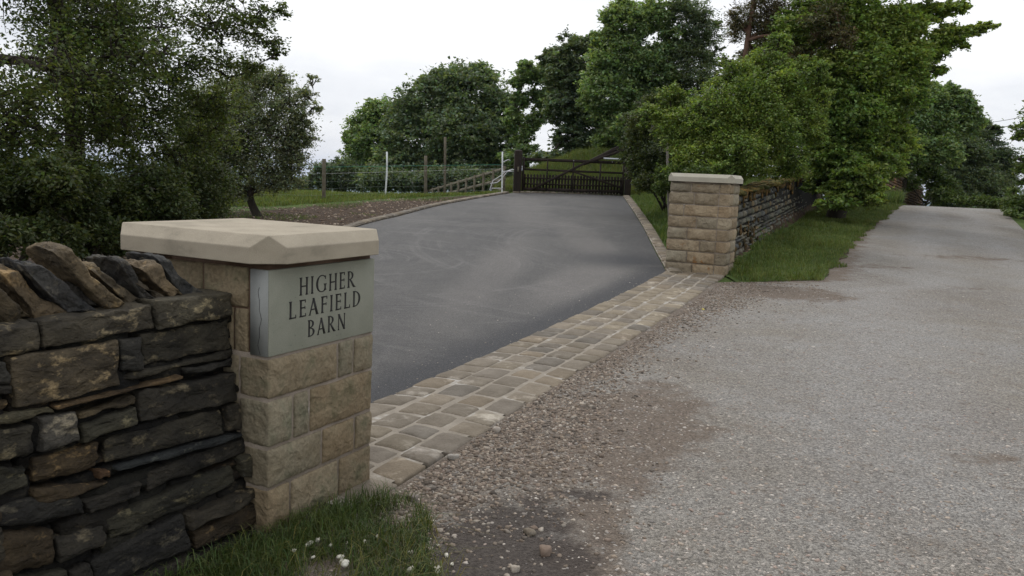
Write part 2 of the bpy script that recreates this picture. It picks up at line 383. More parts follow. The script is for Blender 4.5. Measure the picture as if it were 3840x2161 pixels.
m_pedge = M('plaque_pale_edge', (.265, .272, .255), (.31, .315, .295), 6, .85, .0004, 200, fine=.2)
m_letter = M('letter_paint', (.018, .017, .016), (.03, .028, .026), 40, .6, 0, 120)
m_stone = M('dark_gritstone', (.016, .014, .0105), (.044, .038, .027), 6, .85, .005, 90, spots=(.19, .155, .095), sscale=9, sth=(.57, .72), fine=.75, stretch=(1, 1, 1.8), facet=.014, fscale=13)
m_cope = M('coping_gritstone', (.040, .037, .032), (.095, .083, .064), 7, .85, .007, 60, spots=(.24, .195, .125), sscale=8, sth=(.55, .70), fine=.65, facet=.016, fscale=15)
m_core = M('wall_core', (.010, .009, .007), (.018, .016, .012), 9, 1, .004, 40)  # near-black backing: the shade in the wall gaps is put into its colour
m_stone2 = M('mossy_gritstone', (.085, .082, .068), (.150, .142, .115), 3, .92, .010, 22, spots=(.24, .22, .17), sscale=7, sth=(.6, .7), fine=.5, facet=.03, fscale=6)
m_moss = M('moss', (.085, .078, .022), (.165, .115, .035), 3.5, 1, .02, 40, spots=(.035, .042, .015), sscale=4, sth=(.5, .62), fine=.5)
m_brown = M('brown_rubble', (.105, .080, .062), (.165, .130, .102), 3, .95, .02, 16, fine=.5)
m_sett = M('sett_stone', (.138, .118, .090), (.190, .166, .130), 7, .85, .003, 90, spots=(.34, .31, .26), sscale=3, sth=(.58, .70), fine=.45, facet=.006, fscale=14)
m_wood = M('dark_wood', (.018, .013, .010), (.032, .023, .017), 6, .85, .003, 60, stretch=(1, 1, .3), fine=.4)
m_wood2 = M('weathered_wood', (.10, .085, .06), (.16, .14, .10), 6, .9, .003, 60, fine=.4)
m_white = M('white_plastic', (.72, .74, .72), (.6, .62, .6), 9, .5, 0)
m_tape = M('white_tape', (.62, .62, .62), (.5, .5, .5), 9, .7, 0)
m_wire = M('galvanised_wire', (.20, .23, .21), (.14, .17, .15), 4, .5, 0)
m_green_line = M('green_line', (.03, .28, .16), (.05, .30, .2), 4, .5, 0)
m_metal = M('galvanised_steel', (.55, .58, .60), (.62, .64, .66), 4, .35, 0, spec=.6)
m_black = M('black_plastic', (.012, .012, .014), (.02, .02, .022), 10, .45, 0)
m_bark = M('bark', (.030, .025, .019), (.055, .046, .035), 5, .95, .01, 40, stretch=(1, 1, .35), fine=.5)
m_bark_red = M('reddish_bark', (.10, .055, .036), (.14, .085, .06), 5, .95, .01, 40, stretch=(1, 1, .35), fine=.4)
m_bark_pale = M('dead_grey_bark', (.20, .175, .15), (.26, .23, .20), 8, .95, .004, 40)
l_dark = leafmat('leaf_dark', (0.050, 0.070, 0.026), (0.074, 0.096, 0.036), .7, .42)
l_left = leafmat('leaf_left', (0.076, 0.108, 0.038), (0.118, 0.154, 0.049), .5, .42)
l_haw = leafmat('leaf_hawthorn', (0.151, 0.184, 0.112), (0.204, 0.240, 0.151), .8, .42)
l_syc = leafmat('leaf_sycamore', (0.113, 0.159, 0.093), (0.159, 0.212, 0.125), .35, .42)
l_mid = leafmat('leaf_mid', (0.145, 0.215, 0.099), (0.215, 0.298, 0.131), .3, .42)
l_dusk = leafmat('leaf_blackish', (0.098, 0.138, 0.088), (0.149, 0.196, 0.115), .4, .42)
l_bright = leafmat('leaf_bright', (0.112, 0.174, 0.047), (0.185, 0.252, 0.062), 1.1, .36)
l_big = leafmat('leaf_big_sycamore', (0.137, 0.215, 0.062), (0.229, 0.301, 0.084), .45, .42)
l_brown = leafmat('needle_brown', (.125, .100, .058), (.115, .130, .060), .8, .3)
l_bush = leafmat('leaf_bush', (.075, .12, .034), (.11, .16, .044), .9, .3)
g_grass = leafmat('grass_blades', (.082, .124, .030), (.120, .165, .042), 1.6, .25)
g_bank = leafmat('bank_grass', (.085, .120, .028), (.125, .160, .040), .6, .3)
# ground: tint attribute r = bare soil, g = how dry / brown the soil is
def ground_mat():
    m, t, p = nodes('field_ground', .95, .15); co = objco(t); a = t.nodes.new('ShaderNodeSeparateColor'); t.links.new(attr(t).outputs['Color'], a.inputs[0])
    g1 = tex(t, 'Noise', .9, co, Detail=6, Roughness=.65); g2 = tex(t, 'Noise', 26, co, Detail=4)
    grass = mixc(t, rng_(t, g1.outputs[0], .35, .65), (.055, .088, .022), (.090, .130, .030))
    s1 = tex(t, 'Noise', 7, co, Detail=7, Roughness=.75); v = tex(t, 'Voronoi', 16, co)
    soil = mixc(t, rng_(t, s1.outputs[0], .35, .68), (.040, .026, .017), (.095, .066, .044))
    soil = mixc(t, rng_(t, v.outputs['Distance'], .0, .16, .5, 0), soil, (.20, .15, .10))
    nz_ = tex(t, 'Noise', 3.2, co, Detail=6, Roughness=.75)
    mth = t.nodes.new('ShaderNodeMath'); mth.operation = 'ADD'; t.links.new(a.outputs[0], mth.inputs[0]); t.links.new(rng_(t, nz_.outputs[0], .3, .7, -.45, .45), mth.inputs[1])
    col = mixc(t, rng_(t, mth.outputs[0], .42, .58), grass, soil)
    col = mixc(t, .35, col, g2.outputs[0], 'OVERLAY'); t.links.new(col, p.inputs['Base Color']); bump(t, p, s1.outputs[0], .06); return m
def gravel_mat():
    """tint r = loose brown chippings, g = dark damp earth"""
    m, t, p = nodes('lane_gravel', .92, .2); co = objco(t); a = t.nodes.new('ShaderNodeSeparateColor'); t.links.new(attr(t).outputs['Color'], a.inputs[0])
    v1 = tex(t, 'Voronoi', 80, co); v2 = tex(t, 'Voronoi', 190, co); n1 = tex(t, 'Noise', .55, co, Detail=5, Roughness=.6); n2 = tex(t, 'Noise', 3.5, co, Detail=6, Roughness=.7)
    n3 = tex(t, 'Noise', 45, co, Detail=5, Roughness=.75)
    base = mixc(t, rng_(t, n1.outputs[0], .38, .62), (.240, .223, .193), (.264, .257, .241))
    n5 = tex(t, 'Noise', .35, objco(t, (1, .35, 1)), Detail=7, Roughness=.7, Distortion=.8); base = mixc(t, rng_(t, n5.outputs[0], .42, .66, 0, .75), base, (.175, .155, .130))
    n6 = tex(t, 'Noise', 1.3, co, Detail=7, Roughness=.75); base = mixc(t, rng_(t, n6.outputs[0], .52, .70, 0, .7), base, (.298, .294, .280))
    tm = t.nodes.new('ShaderNodeMath'); tm.operation = 'MULTIPLY'; t.links.new(a.outputs[2], tm.inputs[0]); t.links.new(rng_(t, n5.outputs[0], .3, .6, .2, .7), tm.inputs[1]); base = mixc(t, tm.outputs[0], base, (.30, .293, .280))
    base = mixc(t, rng_(t, n2.outputs[0],   .54, .72, 0, .45), base, (.195, .162, .128))
    h1 = t.nodes.new('ShaderNodeSeparateColor'); t.links.new(v1.outputs['Color'], h1.inputs[0])
    h2 = t.nodes.new('ShaderNodeSeparateColor'); t.links.new(v2.outputs['Color'], h2.inputs[0])
    st = mixc(t, rng_(t, h1.outputs[0], 0, 1, 0, 1), (.28, .26, .25), (1.75, 1.72, 1.68))
    st2 = mixc(t, rng_(t, h2.outputs[1], 0, 1, 0, 1), (.5, .48, .46), (1.5, 1.48, 1.45))
    col = mixc(t, .5, base, mixc(t, 1, base, st, 'MULTIPLY')); col = mixc(t, .6, col, mixc(t, 1, col, st2, 'MULTIPLY'))
    br = mixc(t, rng_(t, h1.outputs[2], 0, 1), (.10, .078, .06), (.22, .175, .135))
    am = t.nodes.new('ShaderNodeMath'); am.operation = 'ADD'; t.links.new(a.outputs[0], am.inputs[0]); t.links.new(rng_(t, n2.outputs[0], .3, .7, -.5, .5), am.inputs[1])
    col = mixc(t, rng_(t, am.outputs[0], .30, .75, 0, .9), col, br)
    dk = mixc(t, rng_(t, n3.outputs[0], .35, .7), (.045, .036, .030), (.105, .088, .075))
    dm = t.nodes.new('ShaderNodeMath'); dm.operation = 'ADD'; t.links.new(a.outputs[1], dm.inputs[0]); t.links.new(rng_(t, n2.outputs[0], .3, .7, -.4, .4), dm.inputs[1])
    col = mixc(t, rng_(t, dm.outputs[0], .35, .75, 0, .92), col, dk)
    col = mixc(t, .30, col, n3.outputs[0], 'OVERLAY'); t.links.new(col, p.inputs['Base Color'])
    hm = t.nodes.new('ShaderNodeMath'); hm.operation = 'SUBTRACT'; t.links.new(n3.outputs[0], hm.inputs[0]); t.links.new(v1.outputs['Distance'], hm.inputs[1])
    bump(t, p, hm.outputs[0], .012); return m
def tarmac_mat():
    """tint r = pale dust, g = fresh dark band"""
    m, t, p = nodes('drive_tarmac', .75, .35); co = objco(t); a = t.nodes.new('ShaderNodeSeparateColor'); t.links.new(attr(t).outputs['Color'], a.inputs[0])
    n1 = tex(t, 'Noise', .5, co, Detail=5, Distortion=1.2); n3 = tex(t, 'Noise', 150, co, Detail=4, Roughness=.8); n2 = tex(t, 'Noise', 4, objco(t, (1, .3, 1)), Detail=6, Roughness=.7); v = tex(t, 'Voronoi', 150, co)
    base = mixc(t, rng_(t, n1.outputs[0], .36, .66), (.050, .048, .0455), (.072, .068, .0625))
    base = mixc(t, rng_(t, n2.outputs[0], .5, .75, 0, .6), base, (.098, .092, .086))
    for cx, cy, f in ((-2.6, 13.6, 3.2), (5.2, 16.5, 2.6)):
        vd = t.nodes.new('ShaderNodeVectorMath'); vd.operation = 'DISTANCE'; t.links.new(co, vd.inputs[0]); vd.inputs[1].default_value = (cx, cy, .2)
        cb = t.nodes.new('ShaderNodeCombineXYZ'); t.links.new(vd.outputs['Value'], cb.inputs[0]); rn = tex(t, 'Noise', f, cb.outputs[0], Detail=5, Roughness=.8)
        bk = tex(t, 'Noise', .7, co, Detail=4); mm = t.nodes.new('ShaderNodeMath'); mm.operation = 'MULTIPLY'; t.links.new(rng_(t, rn.outputs[0], .50, .62, 0, .6), mm.inputs[0]); t.links.new(rng_(t, bk.outputs[0], .45, .6), mm.inputs[1])
        base = mixc(t, mm.outputs[0], base, (.125, .118, .110))
    base = mixc(t, a.outputs[0], base, (.135, .124, .112)); base = mixc(t, a.outputs[1], base, (.024, .0245, .027))
    h1 = t.nodes.new('ShaderNodeSeparateColor'); t.links.new(v.outputs['Color'], h1.inputs[0])
    col = mixc(t, .6, base, mixc(t, 1, base, mixc(t, h1.outputs[0], (.2, .2, .2), (2.0, 2.0, 2.0)), 'MULTIPLY'))
    n7 = tex(t, 'Noise', 75, co, Detail=2); col = mixc(t, rng_(t, n7.outputs[0], .66, .70, 0, .6), col, (.20, .19, .18))
    col = mixc(t, .6, col, n3.outputs[0], 'OVERLAY'); t.links.new(col, p.inputs['Base Color']); bump(t, p, n3.outputs[0], .006); return m
m_ground, m_gravel, m_tarmac = ground_mat(), gravel_mat(), tarmac_mat()
m_bed = M('sett_bed', (.22, .19, .15), (.29, .255, .205), 6, .95, .004, 90, spots=(.44, .42, .38), sscale=3, sth=(.55, .7), fine=.4)
m_pebble = M('pebble', (.26, .23, .20), (.36, .34, .31), 30, .9, 0, 200, fine=.3)

# ------------------------------------------------------------ setting
def cat_(*a): return np.unique(np.round(np.concatenate(a), 4))
gx = cat_(-np.geomspace(22, 2600, 26)[::-1], np.arange(-22, 24, .25), np.geomspace(24, 2600, 26))
gy = cat_(-np.geomspace(8, 300, 8)[::-1], np.arange(-8, 50, .25), np.geomspace(50, 2600, 45))
X, Y = np.meshgrid(gx, gy)
def gtint(x, y):
    k = kl(y); d = k-x                                  # metres to the left of the left kerb
    wd = np.interp(y, [4, 14, 18, 21, 24.6, 28.6], [9, 9, 4.6, 2.9, 1.6, .3])
    s = ((y > 3) & (y < 28.8) & (d > -.3))*ss((wd+.8-d)/1.6) + (x < -3.0)*(y < 13)*1.
    s = np.maximum(s, ((x-kr(y) > .9) & (x-kr(y) < 2.1) & (y > 14.2) & (y < 19))*.9)
    s = np.maximum(s, (x > kr(y)+1.2)*(x < 12)*(y > 19)*(y < 29)*.7)
    s = np.maximum(s, ((x < -.2) & (y < 3.9) & (x > -4))*.45)
    return np.stack([np.clip(s, 0, 1), s*0, s*0], -1)
tag(sheet('ground', X, Y, H, m_ground, gtint), kind='structure')
def strip(name, ys, lf, rf, n, dz, m, tf=None, u=None):
    u = np.linspace(0, 1, n) if u is None else u
    ys = np.asarray(ys); Xs = lf(ys)[:, None]*(1-u)+rf(ys)[:, None]*u; Ys = np.repeat(ys[:, None], len(u), 1)
    return tag(sheet(name, Xs, Ys, lambda x, y: H(x, y)+dz, m, tf), kind='structure')
def ell(x, y, cx, cy, rx, ry, a=0):
    dx, dy = x-cx, y-cy; ca, sa = cos(a), sin(a); return np.sqrt(((dx*ca+dy*sa)/rx)**2+((-dx*sa+dy*ca)/ry)**2)
def lanetint(x, y):
    d = x-ll(y)
    r = ss(1.15-d/np.interp(y, [2, 4, 6, 10, 13, 20, 30], [1.0, .85, .45, .3, 1.0, .4, .35]))*.8
    r = np.maximum(r, .9*ss(1.5-ell(x, y, .75, 5.2, .55, 1.3, -.4))); r = np.maximum(r, ss(1.4-ell(x, y, 3.9, 11.9, 1.1, .7)))
    r = np.maximum(r, .8*ss(1.6-ell(x, y, .38, 3.4, .16, .9, -.15)))
    for c in ((6.6, 15.2, .8, .25), (7.2, 13.2, .45, .14), (9.3, 17.0, 1.3, .3), (2.9, 4.9, .25, .1), (13.6, 26.5, .5, .2), (6.1, 9.4, .3, .15)): r = np.maximum(r, .55*ss(1.5-ell(x, y, *c)))
    g = ss(1.5-ell(x, y, -.05, 3.1, .42, .85, -.25)) + ss(1.6-ell(x, y, .44, 4.02, .14, .08))*.8
    u = (x-ll(y))/(rl(y)-ll(y)); tb_ = (np.exp(-((u-.34)/.10)**2)+np.exp(-((u-.72)/.10)**2))*ss((y-2)/6)
    return np.stack([np.clip(r, 0, 1), np.clip(g, 0, 1), np.clip(tb_, 0, 1)], -1)
ly = cat_(np.arange(-6, 2, .25), np.arange(2, 8, .06), np.arange(8, 20, .15), np.arange(20, 48.1, .4))
strip('lane', ly, ll, rl, 90, .02, m_gravel, lanetint, np.linspace(0, 1, 90)**1.3)
def drtint(x, y):
    dset = (x-SD(y))*-.92
    r = .75*ss(1.5-ell(x, y, .9, 12.0, .5, 2.2, -.3))+.6*ss(1.4-ell(x, y, -.3, 12.5, .45, 4.5, -.1))+.5*ss(1.4-ell(x, y, 1.5, 17, .5, 4.5, .1))+.45*ss(1.4-ell(x, y, .3, 23, .6, 5, 0))
    g = ss(1.3-np.maximum(dset, 0)/.45)*(y < 14)*.85 + ss(1.4-ell(x, y, 1.9, 14.5, .8, .9, .3))*.7 + .45*ss(1.3-(kr(y)-x)/.9)*(y > 14)
    return np.stack([np.clip(r*.8, 0, 1), np.clip(g, 0, 1), g*0], -1)
dy = cat_(np.arange(4.6, 14, .12), np.arange(14, 28.9, .3), [28.9])
strip('driveway', dy, kl, lambda y: np.where(y < 13.45, SD(y)+.03, kr(y)), 60, .02, m_tarmac, drtint)
# setts across the mouth of the drive: four rows, each stone modelled, on a mortar bed
SO = np.array([-.63, 3.78]); SDIR = np.array([4.01, 9.43]); SDIR /= np.linalg.norm(SDIR); SN = np.array([-SDIR[1], SDIR[0]])
def sett_rows(name, origin, curvef, length, rows, wid, lmin, lmax, seed, dz=.02, skip=None):
    g = np.random.default_rng(seed); mb = MB(); P, F = TM[6]
    pal = np.array([(1.0, .97, .94), (.92, .90, .90), (1.06, .98, .88), (.84, .84, .86), (1.15, 1.1, 1.04), (1.1, .86, .68), (.97, .93, .86), (1.2, 1.17, 1.12)])
    for r in range(rows):
        s = g.uniform(-.12, 0)
        while s < length:
            l = g.uniform(lmin, lmax); gap = g.uniform(.014, .026); cx = s+l/2; wv = wid*(1+g.uniform(-.04, .04))
            half = np.array([(l-gap)/2, (wv-gap)/2, .05]); Q = rounded(P, half, .022)
            Q = Q + (Q/np.linalg.norm(Q, axis=1)[:, None])*(vnoise(Q+s*7+r*3, 11, seed+r, 2)*.009)[:, None]
            Q[:, 2] += .010*np.clip(1-(Q[:, 0]/half[0])**2, 0, 1)*np.clip(1-(Q[:, 1]/half[1])**2, 0, 1)*(Q[:, 2] > 0)-.002; Q[:, 0] += .010*np.sin(Q[:, 1]/half[1]*2+r)
            Q[:, 0] += (Q[:, 1])*g.uniform(-.09, .09); Q[:, 2] += Q[:, 0]*g.uniform(-.03, .03)
            px, py = curvef(cx+Q[:, 0], (r+.5)*wid+Q[:, 1]+g.uniform(-.012, .012)); ok = skip is None or not skip(*curvef(np.array([cx]), np.array([(r+.5)*wid])))
            if ok:
                z = H(px, py)+dz-.028+Q[:, 2]+g.uniform(-.004, .004)
                c = pal[g.choice(8, p=[.22, .17, .16, .13, .12, .02, .1, .08])]*g.uniform(.88, 1.1)
                if 5 < cx < 8.5 and g.random() < .6: c = np.array((1.28, 1.22, 1.1))
                mb.add(np.stack([px, py, z], 1), F, c)
            s += l
    o = mb.build(name, m_sett, None, True); return tag(o, kind='structure')
cs_ = lambda s, t: (SO[0]+SDIR[0]*s+SN[0]*t, SO[1]+SDIR[1]*s+SN[1]*t)
sett_rows('sett_paving', None, lambda s, t: cs_(s, t), 10.3, 4, .236, .20, .36, 5, .012)
bs = np.linspace(-.1, 10.3, 90); bt = np.linspace(.05, .92, 8); S_, T_ = np.meshgrid(bs, bt, indexing='ij')
BX, BY = cs_(S_, T_); tag(sheet('mortar_bed', BX, BY, lambda x, y: H(x, y)+.026, m_bed), kind='structure')
# kerbs of single setts along both sides and across the gateway
def along(K):
    P = np.stack([K[:, 1], K[:, 0]], 1); d = np.r_[0, np.cumsum(np.linalg.norm(np.diff(P, axis=0), axis=1))]
    def f(s, t):
        s = np.asarray(s, float); x = np.interp(s, d, P[:, 0]); y = np.interp(s, d, P[:, 1])
        x2 = np.interp(s+.3, d, P[:, 0]); y2 = np.interp(s+.3, d, P[:, 1]); x1 = np.interp(s-.3, d, P[:, 0]); y1 = np.interp(s-.3, d, P[:, 1])
        tx, ty = x2-x1, y2-y1; l = np.hypot(tx, ty)+1e-9; return x - ty/l*t, y + tx/l*t
    return f, d[-1]
def dens(K): 
    ys = np.linspace(K[0, 0], K[-1, 0], 60); xs = np.interp(ys, K[:, 0], K[:, 1]); k = np.ones(7)/7; xp = np.convolve(np.pad(xs, 3, mode='edge'), k, 'valid'); return np.stack([ys, xp], 1)
for nm, K, side, sd in (('kerb_left', dens(KL), .0, 11), ('kerb_right', dens(KR[:6]), -.235, 12)):
    f, Ln = along(K)
    sett_rows(nm, None, lambda s, t, f=f, side=side: f(s, t+side), Ln, 1, .22, .16, .26, sd, .05)
    s_, t_ = np.meshgrid(np.linspace(0, Ln, 120), np.array([side-.0, side+.23]), indexing='ij'); kx_, ky_ = f(s_, t_)
    tag(sheet('kerb_bed', kx_, ky_, lambda x, y: H(x, y)+.045, m_bed), kind='structure')
gf = lambda s, t: (-.11+s*.98, 28.42+s*.2+t)
sett_rows('gateway_kerb', None, gf, 3.9, 1, .2, .16, .26, 13, .05)
# verge beside the lane
vy = np.array([12.62, 12.75, 12.95, 13.3, 14, 15, 16, 17, 18, 20, 22, 24, 27, 31, 34]); 
vl = lambda y: np.where(y < 13.2, 3.45, np.where(y < 14.1, 3.42+(y-13.2)*.2, 3.39+(y-13.3)*.487-.38)); vr = lambda y: ll(y)+.16*vnoise(np.stack([y, y*0, y*0], -1), 1.6, 5, 3)+.10
vy = cat_(vy, np.arange(12.62, 20, .06), np.arange(20, 34, .2))
strip('verge', vy, vl, lambda y: np.maximum(vr(y), vl(y)+.05), 30, .026, m_ground, lambda x, y: np.stack([np.clip(.28+.3*ss(1-(ll(y)-x)/.3), 0, 1), x*0, x*0], -1))
# far valley and hills
hx = np.linspace(-6500, 3500, 140); hy = np.array([2500, 3000, 3600, 4200, 4800, 5400, 6200, 7200, 8500.])
HX, HY = np.meshgrid(hx, hy)
def hillz(x, y):
    P = np.stack([x/900, y/900, x*0], -1); b = vnoise(P, 1, 3, 3)
    return -150 + ss((y-2500)/5200)*(75+60*vnoise(np.stack([x/1500., x*0, x*0], -1), 1, 5, 3)) + b*14
m_hill = M('far_hills', (.07, .10, .05), (.11, .13, .07), .004, 1, 0, .02, spots=(.04, .06, .035), sscale=.006, sth=(.5, .6))
tag(sheet('hills', HX, HY, hillz, m_hill), kind='structure')
vxx, vyy = np.meshgrid(np.linspace(-7000, 7000, 30), np.linspace(900, 9000, 20)); tag(sheet('valley_floor', vxx, vyy, lambda x, y: -152+x*0, m_hill), kind='structure')

# ------------------------------------------------------------ near gate pillar (local x along the lane, y inward)
RZ = radians(90-26.1); A0 = (-1.013, 3.412, -.005)
def blocks(name, root, u1, v1, zs, jf, js, seed, mat, bulge=.016, n=8, mortar=True, taper=0.):
    """four faces of coursed, rock-faced sandstone; jf = joints of the lane face, js = joints of the side face, per course"""
    g = np.random.default_rng(seed); mb = MB(); gp = .006
    for c in range(len(zs)-1):
        z0, z1 = zs[c]+gp, zs[c+1]-gp
        def col():
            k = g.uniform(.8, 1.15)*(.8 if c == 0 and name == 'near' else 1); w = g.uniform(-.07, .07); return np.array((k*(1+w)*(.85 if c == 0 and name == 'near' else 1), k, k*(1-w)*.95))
        fu = [0]+jf[c]+[u1]
        for a, b in zip(fu[:-1], fu[1:]):
            t = col(); sd = int(g.integers(1, 900)); lead = a == 0; last = b == u1
            stone(mb, [(a+(0 if lead else gp), z1), (b-(0 if last else gp), z1), (b-(0 if last else gp), z0), (a+(0 if lead else gp), z0)], -.003, .16, t, n, .009, .004, 12, sd, 0, bulge)
        # side face at u = 0 (faces back down the lane) and the other two
        for face in range(3):
            jj = [.16]+[q for q in js[c]]+[v1 if face != 1 else v1]
            if face == 1: jj = [0, .31, u1] if c % 2 else [0, .42, u1]
            for a, b in zip(jj[:-1], jj[1:]):
                t = col(); sd = int(g.integers(1, 900)); tmp = MB()
                stone(tmp, [(a+gp, z1), (b-gp*(b != v1), z1), (b-gp*(b != v1), z0), (a+gp, z0)], -.003, .15, t, n, .009, .004, 12, sd, 0, bulge)
                V = tmp.V[0].copy(); F = [np.concatenate(q) for q in tmp.F.values()][0]
                if face == 0: V = np.stack([V[:, 1], V[:, 0], V[:, 2]], 1); F = F[:, ::-1]
                elif face == 1: V = np.stack([V[:, 0], v1-V[:, 1]+0, V[:, 2]], 1); F = F[:, ::-1]
                else: V = np.stack([u1-V[:, 1], V[:, 0], V[:, 2]], 1)
                mb.add(V, F, t)
    if taper:
        for V in mb.V: V[:, 0] += 0
    o = mb.build('stonework', mat, root, True)
    k = MB(); k.box((.005, .005, zs[0]), (u1-.005, v1-.005, zs[-1]+.012)); k.build('mortar', m_mortar, root)
    return o
def capstone(root, lo, hi, z0, z1, z2, c=.10, mat=m_cap):
    (a, b), (d, e_) = lo, hi; i = c/2
    oc = [(a+c, b), (d-c, b), (d, b+c), (d, e_-c), (d-c, e_), (a+c, e_), (a, e_-c), (a, b+c)]
    tp = [(a+i, b+i), (d-i, b+i), (d-i, e_-i), (a+i, e_-i)]
    V = [(x, y, z0) for x, y in oc]+[(x, y, z1) for x, y in oc]+[(x, y, z2) for x, y in tp]
    F4 = []; F5 = []
    for s in range(4):
        p, q = 2*s, 2*s+1; F4 += [(p, q, 8+q, 8+p), (8+p, 8+q, 16+(s+1) % 4, 16+s)]
        r = (2*s+2) % 8; F5.append((q, r, 8+r, 16+(s+1) % 4, 8+q))
    me = mesh('coping', V, [np.array(F4+[(16, 17, 18, 19)]), np.array(F5), np.array([tuple(range(7, -1, -1))])], mat, root, None, False)
    bv = me.modifiers.new('soft_edges', 'BEVEL'); bv.harden_normals = True; bv.width = .0045; bv.segments = 3; bv.limit_method = 'ANGLE'; bv.angle_limit = radians(20)
    for p in me.data.polygons: p.use_smooth = True
    return me
U1, V1 = .745, .84
pil = empty('gate_pillar', A0, RZ, label='near sandstone gate pillar with a carved name plaque under its pale cap', cat='gate pillar', group='stone gate pillars')
zs = [-.18, .020, .224, .404, .617, .800]
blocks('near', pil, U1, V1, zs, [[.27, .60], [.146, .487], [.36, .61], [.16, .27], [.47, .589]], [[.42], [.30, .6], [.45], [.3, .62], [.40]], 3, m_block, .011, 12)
# upper stage behind the plaque: two courses on the side and back faces
mb = MB(); g = np.random.default_rng(8)
for z0, z1, js in ((.806, .998, [.115, .20, .52, V1]), (1.004, 1.176, [.115, .38, .62, V1])):
    for a, b in zip(js[:-1], js[1:]):
        for face in (0, 1):
            t = np.array((1.05, 1.03, .95))*g.uniform(.9, 1.12); tmp = MB(); stone(tmp, [(a+.005, z1), (b-.005*(b < V1), z1), (b-.005*(b < V1), z0), (a+.005, z0)], .006, .14, t, 8, .008, .002, 14, int(g.integers(1, 900)), 0, .004)
            V = tmp.V[0]; F = [np.concatenate(q) for q in tmp.F.values()][0]
            mb.add(np.stack([V[:, 1], V[:, 0], V[:, 2]], 1) if face == 0 else np.stack([U1-V[:, 1], V[:, 0], V[:, 2]], 1), F[:, ::-1] if face == 0 else F, t)
    for a, b in ((0, .4), (.41, U1)):
        tmp = MB(); stone(tmp, [(a, z1), (b, z1), (b, z0), (a, z0)], .006, .14, (1, 1, 1), 6, .008, .002, 14, 5, 0, .004); V = tmp.V[0]; F = [np.concatenate(q) for q in tmp.F.values()][0]
        mb.add(np.stack([V[:, 0], V1-V[:, 1], V[:, 2]], 1), F[:, ::-1])
mb.build('upper_stonework', m_block, pil, True)
k = MB(); k.box((.016, .016, .80), (U1-.016, V1-.016, 1.204)); k.build('mortar_bed', m_mortar_br, pil)
pq = MB(); pq.box((.005, .0, .806), (U1+.001, .098, 1.174)); plaque = pq.build('name_plaque', m_plaque, pil)
pe = MB(); pe.box((.0, .003, .807), (.0046, .098, 1.173)); pe.build('pale_edge', m_pedge, plaque)  # side face of the plaque, paler and greyer than its front
bv = plaque.modifiers.new('arris', 'BEVEL'); bv.width = .003; bv.segments = 2
ck = MB(); zz = np.linspace(.812, 1.10, 16); yy = .045+.006*np.sin(zz*31)+.004*np.sin(zz*83)
for i in range(15): ck.bar((-.0008, yy[i], zz[i]), (-.0008, yy[i+1], zz[i+1]), .0010, .0012+.0012*(1-i/15), up=(1, 0, 0))
ck.build('crack', m_letter, plaque)
